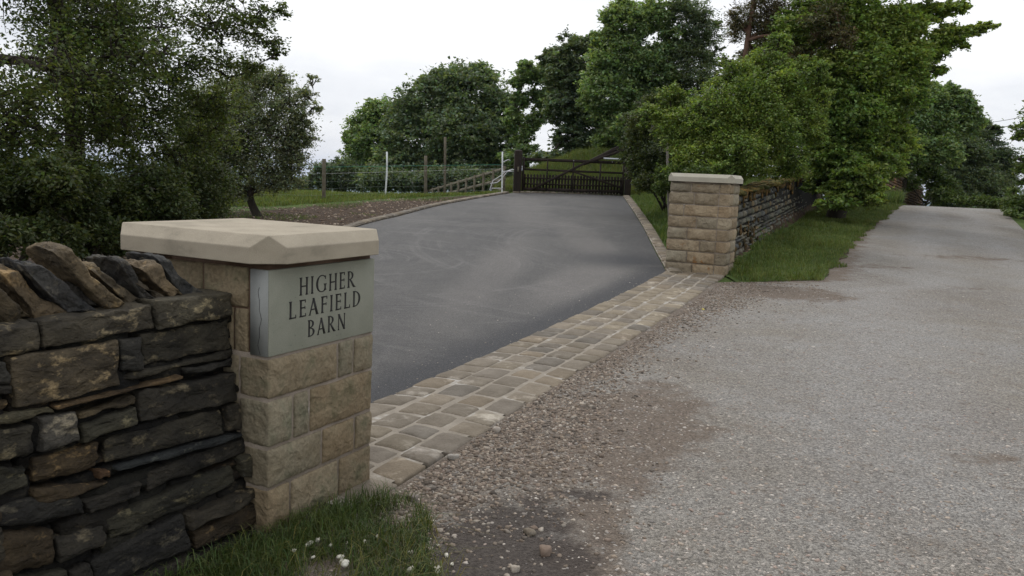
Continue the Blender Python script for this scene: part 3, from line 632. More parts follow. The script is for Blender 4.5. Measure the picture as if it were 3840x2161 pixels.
# lettering: strokes with flared ends, cut as shallow dark inlays; glyph box height 1
def glyph(ch):
    st = []                                            # thick/thin strokes as quads (x0,y0,x1,y1,w0,w1)
    T, t_ = .15, .075
    V_ = lambda x, w=T, y0=0, y1=1: st.append([(x-w/2-.03, y0), (x+w/2+.03, y0), (x+w*.42, y0+.10), (x+w*.38, (y0+y1)/2), (x+w*.42, y1-.10), (x+w/2+.03, y1), (x-w/2-.03, y1), (x-w*.42, y1-.10), (x-w*.38, (y0+y1)/2), (x-w*.42, y0+.10)])
    def Hh(x0, x1, y, w=t_, serif=0):
        st.append([(x0, y-w/2), (x1, y-w/2), (x1, y+w/2), (x0, y+w/2)])
        if serif: st.append([(x1-.06, y-.02), (x1+.02, y+(.11 if serif > 0 else -.11)*1., ), (x1+.02, y-(.05 if serif > 0 else -.05)), (x1-.05, y-w/2 if serif > 0 else y+w/2)])
    def D(x0, y0, x1, y1, w0, w1=None): 
        w1 = w1 or w0; st.append([(x0-w0/2, y0), (x0+w0/2, y0), (x1+w1/2, y1), (x1-w1/2, y1)])
    def arc(cx, cy, rx, ry, a0, a1, wt=T, n=16):
        o, i = [], []
        for q in range(n+1):
            a = radians(a0+(a1-a0)*q/n); w = t_*.7+(wt-t_*.7)*abs(cos(a))
            o.append((cx+rx*cos(a), cy+ry*sin(a))); i.append((cx+(rx-w)*cos(a), cy+(ry-t_*.8)*sin(a)))
        for q in range(n): st.append([o[q], o[q+1], i[q+1], i[q]])
    if ch == 'H': V_(.11); V_(.56); Hh(.1, .57, .5); w = .67
    elif ch == 'I': V_(.11); w = .22
    elif ch == 'E': V_(.11); Hh(.1, .46, .04); Hh(.1, .41, .53); Hh(.1, .44, .96); Hh(.42, .47, .10, .18); Hh(.40, .45, .90, .18); Hh(.38, .42, .53, .18); w = .50
    elif ch == 'F': V_(.11); Hh(.1, .40, .53); Hh(.1, .46, .96); Hh(.42, .47, .90, .18); Hh(.37, .41, .53, .18); w = .50
    elif ch == 'L': V_(.11); Hh(.1, .48, .04); Hh(.44, .49, .11, .2); w = .52
    elif ch == 'D': V_(.11); arc(.12, .5, .52, .5, -90, 90); w = .68
    elif ch == 'B': V_(.11); arc(.14, .755, .36, .245, -90, 90); arc(.14, .27, .42, .27, -90, 90); w = .60
    elif ch == 'R': V_(.11); arc(.14, .73, .38, .27, -90, 90); D(.26, .48, .60, 0, .12, .19); Hh(.52, .72, .02, .04); w = .68
    elif ch == 'A': D(.05, 0, .33, 1, .075, .09); D(.60, 0, .31, 1, .17, .13); Hh(.14, .52, .33, .07); Hh(-.03, .14, .015, .03); Hh(.50, .71, .015, .03); w = .68
    elif ch == 'N': V_(.10, .085); V_(.62, .085); D(.62, 0, .10, 1, .15, .16); w = .73
    elif ch == 'G': arc(.46, .5, .46, .5, 48, 312, .16, 26); V_(.72, .14, .10, .46); Hh(.60, .84, .46, .04); Hh(.72, .77, .84, .2); w = .84
    return st, w
def text(parent, s, u0, u1, z0, hgt, mat):
    gl = [glyph(c) for c in s]; tot = sum(w for _, w in gl); sp_ = .19; full = tot+sp_*(len(s)-1); k = (u1-u0)/full
    mb = MB(); x = u0
    for (st, w) in gl:
        for poly in st:
            n = len(poly); P = np.array(poly); V = np.stack([x+P[:, 0]*k, np.full(n, -.0012), z0+P[:, 1]*hgt], 1)
            ar = np.sum(P[:, 0]*np.roll(P[:, 1], -1)-np.roll(P[:, 0], -1)*P[:, 1])
            if ar < 0: V = V[::-1]
            V2 = V+np.array([0, .0022, 0]); idx = np.arange(n)
            sides = np.stack([idx, idx+n, (idx+1) % n+n, (idx+1) % n], 1)
            mb.add(np.concatenate([V, V2]), [idx[None], sides])
            x0_ = 0
        x += (w+sp_)*k
    return mb.build('lettering', mat, parent)
text(plaque, 'HIGHER', .193, .590, 1.048, .079, m_letter)
text(plaque, 'LEAFIELD', .127, .637, .951, .077, m_letter)
text(plaque, 'BARN', .251, .522, .854, .077, m_letter)
capstone(pil, (-.07, -.07), (.785, .905), 1.203, 1.272, 1.322, .105)

# ------------------------------------------------------------ far gate pillar
B0 = (3.392, 13.294, .12)
m_cap2 = M('cap_sandstone_grey', (.38, .35, .275), (.43, .40, .32), 4, .9, .001, 120, fine=.25)
pil2 = empty('gate_pillar', B0, RZ, label='far sandstone gate pillar standing at the edge of the grass verge with a plain grey cap', cat='gate pillar', group='stone gate pillars')
zs2 = [-.25, .03, .215, .395, .575, .76, .945, 1.13, 1.325, 1.495]; g = np.random.default_rng(12)
zs2 = [-.22, .06, .26, .455, .65, .84, 1.03, 1.235, 1.455, ]
jf2 = [[.3] if i % 2 else [.42] for i in range(8)]
js2 = [[.6], [.52], [.62], [.42], [.64], [.5], [.72], [.56]]
zs2 = [-.3, .0, .2, .395, .585, .775, .965, 1.155, 1.35, 1.505]; jf2.append([.3]); js2.append([.62])
blocks('far', pil2, .75, .965, zs2, jf2, js2, 21, m_block2, .024, 8)
k = MB(); k.box((.02, .02, 1.50), (.73, .945, 1.53)); k.build('mortar_bed', m_mortar_br, pil2)
capstone(pil2, (-.06, -.06), (.81, 1.02), 1.522, 1.60, 1.655, .10, m_cap2)

# ------------------------------------------------------------ near dry stone wall
wall = empty('dry_stone_wall', A0, RZ, label='dark dry stone wall with tilted coping stones butting against the near pillar', cat='stone wall', group='dry stone walls')
STN = [[(-1.027,1.054),(-0.853,1.053),(-0.864,0.956),(-1.04,0.952)],[(-0.848,1.057),(-0.402,1.059),(-0.414,0.97),(-0.861,0.959)],[(-0.394,1.073),(0.004,1.064),(-0.012,0.957),(-0.401,0.958)],[(-0.974,0.953),(-0.579,0.948),(-0.588,0.785),(-0.979,0.785)],[(-0.565,0.951),(-0.476,0.944),(-0.479,0.821),(-0.577,0.83)],[(-0.464,0.95),(-0.02,0.952),(-0.025,0.824),(-0.476,0.828)],[(-0.573,0.819),(-0.025,0.819),(-0.026,0.791),(-0.571,0.791)],[(-0.285,0.79),(-0.023,0.785),(-0.029,0.748),(-0.29,0.755)],[(-1.045,0.947),(-0.99,0.945),(-0.981,0.869),(-1.054,0.876)],[(-1.045,0.874),(-0.976,0.865),(-0.98,0.834),(-1.049,0.842)],[(-1.051,0.829),(-0.983,0.825),(-0.986,0.787),(-1.057,0.777)],[(-0.848,0.772),(-0.312,0.768),(-0.307,0.756),(-0.848,0.751)],[(-1.057,0.777),(-0.856,0.769),(-0.844,0.745),(-1.062,0.744)],[(-0.904,0.74),(-0.778,0.734),(-0.773,0.63),(-0.915,0.625)],[(-1.062,0.738),(-0.924,0.719),(-0.927,0.624),(-1.077,0.63)],[(-0.771,0.725),(-0.538,0.736),(-0.54,0.703),(-0.771,0.706)],[(-0.763,0.689),(-0.538,0.697),(-0.535,0.631),(-0.764,0.616)],[(-0.518,0.748),(-0.028,0.723),(-0.03,0.597),(-0.529,0.629)],[(-0.669,0.605),(-0.111,0.591),(-0.119,0.481),(-0.675,0.518)],[(-0.097,0.6),(-0.018,0.597),(-0.024,0.478),(-0.108,0.49)],[(-0.934,0.612),(-0.686,0.602),(-0.704,0.512),(-0.945,0.527)],[(-1.077,0.626),(-0.953,0.59),(-0.964,0.528),(-1.09,0.528)],[(-0.643,0.501),(-0.017,0.47),(-0.02,0.447),(-0.647,0.474)],[(-0.719,0.508),(-0.657,0.5),(-0.663,0.461),(-0.718,0.471)],[(-0.512,0.439),(-0.013,0.442),(-0.01,0.374),(-0.52,0.361)],[(-0.064,0.371),(0.018,0.366),(0.006,0.259),(-0.059,0.27)],[(-0.793,0.425),(-0.543,0.416),(-0.554,0.362),(-0.769,0.362)],[(-0.699,0.327),(-0.092,0.349),(-0.081,0.256),(-0.697,0.235)],[(-1.094,0.498),(-0.798,0.471),(-0.779,0.371),(-1.102,0.434)],[(-0.354,0.217),(0.012,0.22),(0.02,0.162),(-0.352,0.155)],[(-0.786,0.204),(-0.369,0.231),(-0.349,0.08),(-0.772,0.103)],[(-0.333,0.14),(0.019,0.153),(0.012,0.05),(-0.333,0.068)],[(-0.348,0.04),(0.01,0.038),(0.008,-0.002),(-0.348,-0.011)],[(-0.9,0.331),(-0.723,0.316),(-0.724,0.245),(-0.901,0.245)],[(-1.103,0.425),(-0.905,0.362),(-0.912,0.24),(-1.122,0.285)],[(-0.87,0.208),(-0.797,0.203),(-0.784,0.093),(-0.878,0.114)],[(-0.35,-0.022),(0.011,-0.015),(0.028,-0.071),(-0.322,-0.079)],[(-0.763,0.084),(-0.359,0.061),(-0.349,-0.016),(-0.75,0.017)],[(-1.122,0.28),(-0.88,0.212),(-0.887,0.119),(-1.135,0.183)],[(-0.954,0.515),(-0.667,0.455),(-0.802,0.438),(-0.956,0.465)]]
mb = MB(); g = np.random.default_rng(4); pal = [(1, 1, 1), (1.15, 1.1, 1.0), (.8, .85, .95), (1.3, 1.05, .75), (.7, .7, .7), (.95, 1.0, .9), (.85, .85, .8)]
hue = {0: (1.5, 1.45, 1.35), 1: (1.55, 1.5, 1.4), 2: (1.6, 1.6, 1.5), 3: (1.5, 1.35, 1.15), 11: (2.0, 1.5, 1.0), 12: (1.8, 1.8, 1.5), 13: (1.3, 1.35, 1.5), 15: (1.5, 1.3, .95), 23: (2.2, 1.4, .9), 22: (.8, 1.0, 1.3), 25: (1.4, 1.45, 1.3)}
for i, q in enumerate(STN):
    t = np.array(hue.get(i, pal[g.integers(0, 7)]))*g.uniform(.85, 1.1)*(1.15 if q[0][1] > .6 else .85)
    w = abs(q[1][0]-q[0][0]); n = 18 if w > .2 else 12
    o = g.uniform(-.020, .012)
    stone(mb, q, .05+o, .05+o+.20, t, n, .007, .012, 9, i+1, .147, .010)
def courses(mb, ua, ub, za, zb, v0, vb, seed, hs=(.05, .13), ws=(.14, .42), n=6, hb=None, tint=(1, 1, 1), dep=.2, bul=.010, gap=.006, amp=.012, rr=.008):
    g = np.random.default_rng(seed); z = za
    while z < zb-.02:
        hh = min(g.uniform(*hs), zb-z); u = ua+g.uniform(-.2, 0)
        while u < ub:
            w = g.uniform(*ws)*(1.3 if hh < .08 else 1); e1 = min(u+w, ub); a = max(u, ua)
            if e1-a > .05:
                dz = (lambda x: 0.) if hb is None else hb; j = lambda: g.uniform(-.006, .006)
                q = [(a+gap, z+hh-gap+dz(a)+j()), (e1-gap, z+hh-gap+dz(e1)+j()), (e1-gap, z+gap+dz(e1)+j()), (a+gap, z+gap+dz(a)+j())]
                if hh > .1 and g.random() < .25:
                    zm = z+hh*.5; stone(mb, [q[0], q[1], (e1-gap, zm+gap+dz(e1)), (a+gap, zm+gap+dz(a))], v0+g.uniform(-.015, .012), v0+dep, np.array(pal[g.integers(0, 7)])*tint*g.uniform(.7, 1.3), n, rr, amp, 9, int(g.integers(1, 999)), vb, bul)
                    q = [(a+gap, zm-gap+dz(a)), (e1-gap, zm-gap+dz(e1)), q[2], q[3]]
                stone(mb, q, v0+g.uniform(-.018, .012), v0+dep, np.array(pal[g.integers(0, 7)])*tint*g.uniform(.7, 1.3), n, rr, amp, 9, int(g.integers(1, 999)), vb, bul)
            u += w
        z += hh
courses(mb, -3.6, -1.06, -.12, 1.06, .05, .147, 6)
courses(mb, -1.1, .03, -.25, 1.0, .085, .147, 9, n=4, tint=(.3, .3, .3))       # hearting glimpsed in the open joints, its tint darkened to deepen their shade
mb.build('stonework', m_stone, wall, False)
k = MB(); V = np.array([(-3.6, .14, -.2), (-.0, .14, -.2), (-.0, .62, -.2), (-3.6, .62, -.2), (-3.6, .27, 1.03), (-.004, .27, 1.03), (-.004, .55, 1.03), (-3.6, .55, 1.03)])
k.add(V, np.array([(3, 2, 1, 0), (4, 5, 6, 7), (0, 1, 5, 4), (1, 2, 6, 5), (2, 3, 7, 6), (3, 0, 4, 7)])); k.build('core', m_core, wall)
cop = [(-.87, -1.02, 1.25, .12, (.9, .75, .5)), (-.755, -.86, 1.225, .13, (1.25, 1.02, .72)), (-.655, -.81, 1.262, .13, (.62, .66, .74)), (-.57, -.66, 1.20, .07, (.5, .5, .52)), (-.50, -.705, 1.292, .105, (1.6, 1.35, .98)), (-.415, -.55, 1.25, .10, (.95, .85, .68)),
       (-.35, -.455, 1.24, .075, (.6, .62, .66)), (-.30, -.40, 1.20, .06, (.9, .8, .65)), (-.225, -.345, 1.247, .095, (2.1, 1.75, 1.3)), (-.13, -.25, 1.240, .12, (.62, .68, .78))]
u = -1.0
while u > -3.5: cop.append((u, u-g.uniform(.08, .16), g.uniform(1.2, 1.28), g.uniform(.08, .14), np.array(pal[g.integers(0, 7)])*g.uniform(.7, 1.4))); u -= g.uniform(.09, .14)
for i, (ub, ut, zt, th, col) in enumerate(cop):
    mb = MB(); P, F = TM[18]; zt = zt-.035; half = np.array([th/2*g.uniform(.75, 1.0), .125, (zt-1.05)/2]); Q = rounded(P, half, .010); f = (Q[:, 2]/half[2]+1)/2
    yy = Q[:, 1]*(1-.25*f**2)
    Q = np.stack([ub+(ut-ub)*f+Q[:, 0]*(1-.28*f),   .405+yy+ .02*g.uniform(-1, 1), 1.055+half[2]+Q[:, 2]-.03*np.abs(yy/.125)**2*f], 1)
    nn = rounded(P, half, .010)/half; nn /= np.linalg.norm(nn, axis=1)[:, None]
    Q = Q + nn*(vnoise(Q*np.array([1, .6, 1])+i*4.3, 9, i, 3)*.016-np.abs(vnoise(Q+i*2.2, 17, i+5, 2))*.020+np.round(vnoise(Q*np.array([1, .7, 1])+i*3.1, 12, i+9, 2)*5)/5*.022)[:, None]+nn*(vnoise(Q+i, 45, i, 2)*.008)[:, None]
    Q[:, 2] -= np.clip((Q[:, 0]-Q[:, 0].mean())*g.uniform(-.5, .9), -.03, .03)*f
    mb.add(Q, F, np.array(col)*.95); mb.build('coping_stone', m_cope, wall, False)

# ------------------------------------------------------------ mossy dry stone wall beyond the far pillar
wall2 = empty('dry_stone_wall', B0, RZ, label='mossy dry stone wall running up the lane from the far pillar beside the grass verge', cat='stone wall', group='dry stone walls')
def zb2(u): 
    x = B0[0]+sin(radians(26.1))*u; y = B0[1]+cos(radians(26.1))*u
    return float(H(x+.15, y-.1))-B0[2]
mb = MB(); courses(mb, .76, 15.5, -.12, 1.22, .30, .12, 14, (.07, .15), (.14, .40), 4, zb2, (1, 1, 1), .22, .02, .010, .018, .03)
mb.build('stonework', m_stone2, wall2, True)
k = MB(); us = np.linspace(.76, 15.5, 40); zz = np.array([zb2(q) for q in us])
V = np.concatenate([np.stack([us, 0*us+a, zz+b], 1) for a, b in ((.36, -.2), (.48, 1.17), (.82, 1.17), (.9, -.2))]); i = np.arange(39)
k.add(V, np.concatenate([np.stack([i+a*40, i+1+a*40, i+1+b*40, i+b*40], 1) for a, b in ((0, 1), (1, 2), (2, 3))])); k.build('core', m_core, wall2)
mb = MB(); g = np.random.default_rng(31)
for i in range(260):
    u_ = .8+ (i/260)**1.3*14; Q, F = boulder((u_, g.uniform(.44, .78), zb2(u_)+1.20), (g.uniform(.07, .18), g.uniform(.07, .16), g.uniform(.02, .055)), i, 4, .5); mb.add(Q, F, np.array((1, 1, 1))*g.uniform(.7, 1.25)*np.array((g.uniform(.8, 1.3), 1, 1)))
for i in range(110):
    u_ = .8+(g.random())**1.5*12; zt = 1.2-abs(g.normal(0, .13)); v_ = .30+.12*zt; Q, F = boulder((u_, v_-.002, zb2(u_)+zt), (g.uniform(.05, .12), .018, g.uniform(.03, .08)), i+300, 4, .6, 0); mb.add(Q, F, np.array((1.1, .85, .9))*g.uniform(.6, 1.1))
for i in range(40):
    u_ = 1+g.random()*4; zt = g.uniform(.1, .6); Q, F = boulder((u_, .30+.12*zt, zb2(u_)+zt), (g.uniform(.04, .10), .014, g.uniform(.03, .08)), i+700, 4, .6, 0); mb.add(Q, F, np.array((.9, .75, .9))*g.uniform(.5, .9))
mb.build('moss', m_moss, wall2, True)

# brown rubble wall further up the lane
p0 = np.array([15.5, 34.8]); dr = np.array([7.4, 12.2]); Lw = np.linalg.norm(dr); dr /= Lw
wall3 = empty('rubble_wall', (p0[0], p0[1], float(H(*p0))), math.atan2(dr[1], dr[0]), label='reddish brown rubble wall half hidden by trees where the lane reaches its crest', cat='stone wall', group='dry stone walls')
zb3 = lambda u_: float(H(p0[0]+dr[0]*u_, p0[1]+dr[1]*u_))-float(H(*p0))
mb = MB(); courses(mb, 0, Lw, -.2, 1.40, .0, .08, 44, (.08, .16), (.12, .3), 3, zb3, (1.1, .95, .85), .3, .02, .008, .02, .03)
for i in range(40): Q, F = boulder((i*Lw/40+.2, .25, zb3(i*Lw/40)+1.43), (g.uniform(.18, .3), .25, g.uniform(.06, .13)), i+60, 3, .2, 0); mb.add(Q, F)
mb.build('stonework', m_brown, wall3, True)

# ------------------------------------------------------------ gateway: posts, gate, keypad
gp1 = np.array([.02, 28.62]); gp2 = np.array([3.86, 29.05])
def post(loc, w, hgt, label, dz=0, cap_=True):
    z = float(H(*loc)); r = empty('gate_post', (loc[0], loc[1], z), radians(5), label=label, cat='gate post', group='wooden gate posts')
    b = MB(); b.box((-w/2, -w/2, -.3), (w/2, w/2, hgt-.03)); o = b.build('post_shaft', m_wood, r)
    bv = o.modifiers.new('b', 'BEVEL'); bv.width = .015; bv.segments = 2
    b = MB(); V = [(-w/2, -w/2, hgt-.03), (w/2, -w/2, hgt-.03), (w/2, w/2, hgt-.03), (-w/2, w/2, hgt-.03), (-w/2+.04, -w/2+.04, hgt+.01), (w/2-.04, -w/2+.04, hgt+.01), (w/2-.04, w/2-.04, hgt+.01), (-w/2+.04, w/2-.04, hgt+.01)]
    b.add(V, np.array([(4, 5, 6, 7), (0, 1, 5, 4), (1, 2, 6, 5), (2, 3, 7, 6), (3, 0, 4, 7)])); b.build('post_top', m_wood, r); return r
P1 = post(gp1, .26, 1.46, 'left dark wooden gate post beside the tangled white tape')
b = MB(); b.box((-.03, -.16, .72), (.03, -.128, .90)); b.build('latch_plate', m_wood2, P1)
P2 = post(gp2, .20, 1.55, 'right dark wooden gate post carrying a small black keypad box')
b = MB(); b.box((-.03, -.17, 1.13), (.13, -.098, 1.43)); kb = b.build('keypad_box', m_black, P2); bv = kb.modifiers.new('b', 'BEVEL'); bv.width = .02; bv.segments = 3
b = MB(); b.box((.03, -.176, 1.35), (.08, -.171, 1.38)); b.build('lamp', m_white, kb)
b = MB(); b.box((.02, -.176, 1.25), (.09, -.171, 1.265)); b.build('slot', m_metal, kb)
b = MB(); b.box((0, -.15, .88), (.09, -.098, 1.02)); b.build('junction_box', m_black, P2)
b = MB(); b.box((.125, -.06, 1.15), (.16, .04, 1.30)); b.build('white_conduit', m_white, P2)
b = MB(); b.box((.101, -.03, .40), (.12, .03, .55)); b.build('warning_tag', m_white, P2)
ga = gp1+np.array([.16, .02]); gb = gp2-np.array([.13, .0]); gl = np.linalg.norm(gb-ga)
gz = float(H(*ga)); gr = math.atan2(gb[1]-ga[1], gb[0]-ga[0])
gate = empty('field_gate', (ga[0], ga[1], gz+.03), gr, label='closed dark wooden gate with picket infill across the end of the drive', cat='gate')
rise = float(H(*gb))-gz
def rail(name, z0, z1, hh, th=.05, x0=0., x1=gl, y=0.): b = MB(); b.bar((x0, y, z0), (x1, y, z1), th, hh); return b.build(name, m_wood, gate)
rail('top_rail', 1.13, 1.13+rise-.02, .10, .07); rail('middle_rail', .79, .79+rise-.03, .07)
rail('bottom_rail', .12, .12+rise, .10); rail('infill_rail', .50, .50+rise, .05, .03, y=.04); rail('infill_rail', .30, .30+rise, .05, .03, y=.04)
b = MB(); b.bar((.03, 0, .05), (.03, 0, 1.2), .07, .09); b.build('end_stile', m_wood, gate)
b = MB(); b.bar((gl-.04, 0, .05), (gl-.04, 0, 1.45), .07, .10); b.build('hinge_stile', m_wood, gate)
for x in (.85, 1.75, 2.7): b = MB(); b.bar((x, -.045, .1), (x, -.045, 1.12), .04, .07); b.build('upright', m_wood, gate)
b = MB(); b.bar((.35, -.085, .12), (2.15, -.085, 1.10), .035, .075); b.build('brace', m_wood, gate)
b = MB(); b.bar((2.1, -.085, 1.05), (gl-.06, -.085, 1.62), .035, .085); b.build('upper_brace', m_wood, gate)
b = MB(); b.bar((1.7, -.075, .80), (gl-.1, -.075, .30), .035, .06); b.build('brace', m_wood, gate)
for i in range(32):
    x = .10+i*(gl-.2)/31; b = MB(); b.box((x-.036, .055, .07), (x+.036, .08, .60+rise*x/gl))
    V = [(x-.036, .055, .60), (x+.036, .055, .60), (x+.036, .08, .60), (x-.036, .08, .60), (x, .055, .645), (x, .08, .645)]
    V = [(a_, b_, c_+rise*x/gl) for a_, b_, c_ in V]
    b.add(V, [np.array([(0, 1, 4), (3, 5, 2)]), np.array([(1, 2, 5, 4), (3, 0, 4, 5)])]); b.build('picket', m_wood, gate)
b = MB(); b.bar((gl-.80, -.12, 1.235+rise), (gl-.10, -.12, 1.235+rise), .05, .045); b.build('opener_arm', m_metal, gate)
for x in (1.75, 2.45, 3.1): b = MB(); b.tube([(x, -.04, 1.13+rise*x/gl), (x, -.062, 1.13+rise*x/gl)], .012, 6); b.build('bolt', m_metal, gate)

# ------------------------------------------------------------ fences left of the gate
def pole(name, top, base, r, mat, label, cat, group, k=8, wob=0):
    b0 = np.array([base[0], base[1], float(H(base[0], base[1]))-.05]); t = np.array(top, float)
    o = MB(); P = np.linspace(b0, t, 5)-b0; P[1:4, 0] += wob*np.array([.6, 1, .7]); o.tube(P, np.full(5, r), k)
    q = o.build(name, mat, None, True); q.location = b0; return tag(q, label, cat, group)
pole('fence_post', (-5.37, 23.26, 1.857), (-5.36, 23.26), .055, m_wood2, 'round wooden fence post leftmost on the field edge beside the hawthorn', 'fence post', 'wooden field fence posts')
pole('fence_post', (-2.96, 27., 2.142), (-2.93, 27.), .055, m_wood2, 'round wooden fence post right of the first white stake in front of the round tree', 'fence post', 'wooden field fence posts')
pole('fence_post', (-2.397, 27.5, 2.782), (-2.35, 27.5), .045, m_wood2, 'tallest thin wooden fence post on the field edge', 'fence post', 'wooden field fence posts')
pole('electric_fence_stake', (-4.12, 26.4, 2.2), (-4.14, 26.4), .028, m_white, 'thin white plastic fence stake standing alone in the field grass', 'fence stake', 'white electric fence stakes', 8, .025)
pole('electric_fence_stake', (-.514, 27.8, 2.398), (-.47, 27.8), .026, m_white, 'thin white plastic fence stake beside the left gate post', 'fence stake', 'white electric fence stakes')
wf = MB(); pts = [(-13.5, 20.2), (-9.3, 21.9), (-5.37, 23.26), (-2.95, 27.0), (-2.37, 27.5), (-.1, 28.5)]
tops = [2.2, 2.25, 2.0, 2.1, 2.15, 2.3]
wf_ = empty('wire_fence', (-5.37, 23.2, float(H(-5.37, 23.2))), label='sagging wire mesh fence strung between the posts at the field edge', cat='wire fence'); W0 = np.array(wf_.location)
for (a, b_) in zip(pts[:-1], pts[1:]):
    n = max(2, int(np.hypot(b_[0]-a[0], b_[1]-a[1])/.3)); 
    Q = np.linspace(a, b_, n+1); zb_ = H(Q[:, 0], Q[:, 1])
    for hgt in (.12, .3, .5, .72, .95): wf.tube(np.stack([Q[:, 0], Q[:, 1], zb_+hgt], 1)-W0, .0022, 3)
    for q, z_ in zip(Q[1:-1], zb_[1:-1]): wf.tube(np.array([(q[0], q[1], z_+.05), (q[0], q[1], z_+.95)])-W0, .0018, 3)
wf.build('mesh', m_wire, wf_)
gz_ = MB(); Q = np.linspace((-7.6, 22.6, 1.62), (-5.37, 23.26, 1.63), 8); R_ = np.linspace((-5.37, 23.26, 1.63), (-.5, 27.8, 1.98), 12); gz_.tube(np.concatenate([Q[:-1], R_])-W0, .0035, 4); gz_.build('top_line', m_green_line, wf_)
gz_ = MB(); gz_.tube(np.linspace((-5.37, 23.26, 1.45), (-.5, 27.8, 1.84), 12)-W0, .0025, 4); gz_.build('strand', m_tape, wf_)
# rail fence running down the slope behind
fs = np.array([-.45, 29.0]); fe = np.array([-4.9, 43.5]); fr_ = empty('rail_fence', (fs[0], fs[1], float(H(*fs))), label='grey wooden post and rail fence running downhill from the left gate post', cat='rail fence'); F0 = np.array(fr_.location)
n = 12; Q = np.linspace(fs, fe, n); zt = np.linspace(1.93, .62, n)
for i in range(n): b = MB(); b.bar(np.array([Q[i, 0], Q[i, 1], zt[i]-1.25])-F0, np.array([Q[i, 0], Q[i, 1], zt[i]+.02])-F0, .09, .09); b.build('post', m_wood2, fr_)
for k_ in range(3):
    for i in range(0, n-1): b = MB(); b.bar(np.array([Q[i, 0]+.05, Q[i, 1]-.06, zt[i]-.06-.36*k_])-F0, np.array([Q[i+1, 0]+.05, Q[i+1, 1]-.06, zt[i+1]-.06-.36*k_])-F0, .035, .11); b.build('rail', m_wood2, fr_)
# rail going up the bank behind the gate
bf = empty('rail_fence', (1.4, 31.6, float(H(1.4, 31.6))), label='dark sloping rail fence climbing the grass bank behind the gate', cat='rail fence'); b0 = np.array(bf.location)
ra = at(1395, 452, 31.4); rb = at(1556, 372, 33.2); b = MB(); b.bar(ra-b0, rb-b0, .05, .16); b.build('rail', m_wood, bf)
for f in (.15, .5, .85): q = ra+(rb-ra)*f; b = MB(); b.bar(np.array([q[0], q[1]+.06, float(H(q[0], q[1]))-.3])-b0, np.array([q[0], q[1]+.06, q[2]+.08])-b0, .09, .09); b.build('post', m_wood, bf)
# tangled tape
tp = MB(); T0 = at(1250, 430, 27.6); L_ = [[(1232, 478), (1240, 455), (1262, 441), (1270, 433), (1284, 428)], [(1233, 462), (1250, 460), (1262, 450), (1276, 432), (1290, 426)], [(1236, 474), (1264, 474)], [(1262, 432), (1290, 431)], [(1266, 408), (1278, 402), (1284, 404)]]
for l in L_:
    P = np.array([at(x, y, 27.7+.05*j) for j, (x, y) in enumerate(l)])-T0; tp.tube(P, .014, 4)
o = tp.build('electric_tape', m_tape, None, True); o.location = T0; tag(o, 'loose tangle of white electric fence tape hanging beside the left gate post', 'fence tape')
# overhead wires
for ya, yb, lab in ((292, 264, 'upper thin overhead cable crossing the sky at the right edge'), (306, 283, 'lower thin overhead cable crossing the sky at the right edge')):
    a = at(2330, ya+20, 90); c_ = at(2800, yb-30, 55); P = np.linspace(a, c_, 20); P[:, 2] -= np.sin(np.linspace(0, pi, 20))*.8
    o = MB(); o.tube(P-a, .02, 4); q = o.build('overhead_cable', m_black); q.location = a; tag(q, lab, 'cable', 'overhead cables')

# ------------------------------------------------------------ trees
def rnd_lobes(X0, X1, Y0, Y1, d0, d1, n, r0, r1, seed, asp=.8):
    g = np.random.default_rng(seed); return [(g.uniform(X0, X1), g.uniform(Y0, Y1), (rr := g.uniform(r0, r1)), g.uniform(d0, d1), rr*asp) for _ in range(n)]
# left: trees and shrubs behind the near wall
tree('tree', 'tall dark tree leftmost behind the near wall with a leaning trunk', (-5.9, 8.6), rnd_lobes(-420, 140, -500, 430, 7.6, 10.5, 18, 110, 180, 1), 26000, .052, l_left, m_bark, .12, 'tree', 'trees behind the near wall', 11, lean=(-5.6, 8.6, 3.4), cl=30, csz=.50, shell=.15, flat=.5, twig=1.6)
tree('tree', 'tall dark tree with an upright trunk second from the left behind the wall', (-5.6, 10.0), rnd_lobes(60, 360, -480, 440, 9, 11, 18, 90, 140, 2), 26000, .052, l_left, m_bark, .11, 'tree', 'trees behind the near wall', 12, lean=(-5.55, 10., 3.8), cl=30, csz=.50, shell=.15, flat=.5, twig=1.6)
tree('tree', 'wide spreading tree behind the near wall reaching over towards the open sky', (-4.9, 11.6), [(300, 60, 120, 11), (420, 180, 110, 11, 80), (360, 300, 120, 10.8, 70), (520, 60, 100, 11, 60), (610, 40, 80, 11, 45), (660, 100, 66, 11.2, 40), (560, 160, 90, 11.4, 50), (480, 260, 100, 11.5, 60), (700, 25, 42, 11, 28), (400, -120, 150, 11.5), (560, -100, 90, 11.5, 60), (250, 200, 110, 11.2), (640, 170, 50, 11.3, 30), (705, 140, 30, 11.2, 22), (430, 380, 100, 11.6, 60), (520, 340, 90, 11.8, 60), (330, 420, 90, 11.4, 60), (560, 260, 70, 11.6, 50), (250, 330, 90, 11.2, 60)], 36000, .052, l_left, m_bark, .065, 'tree', 'trees behind the near wall', 13, cl=26, csz=.42, shell=.15, flat=.45, twig=1.6)
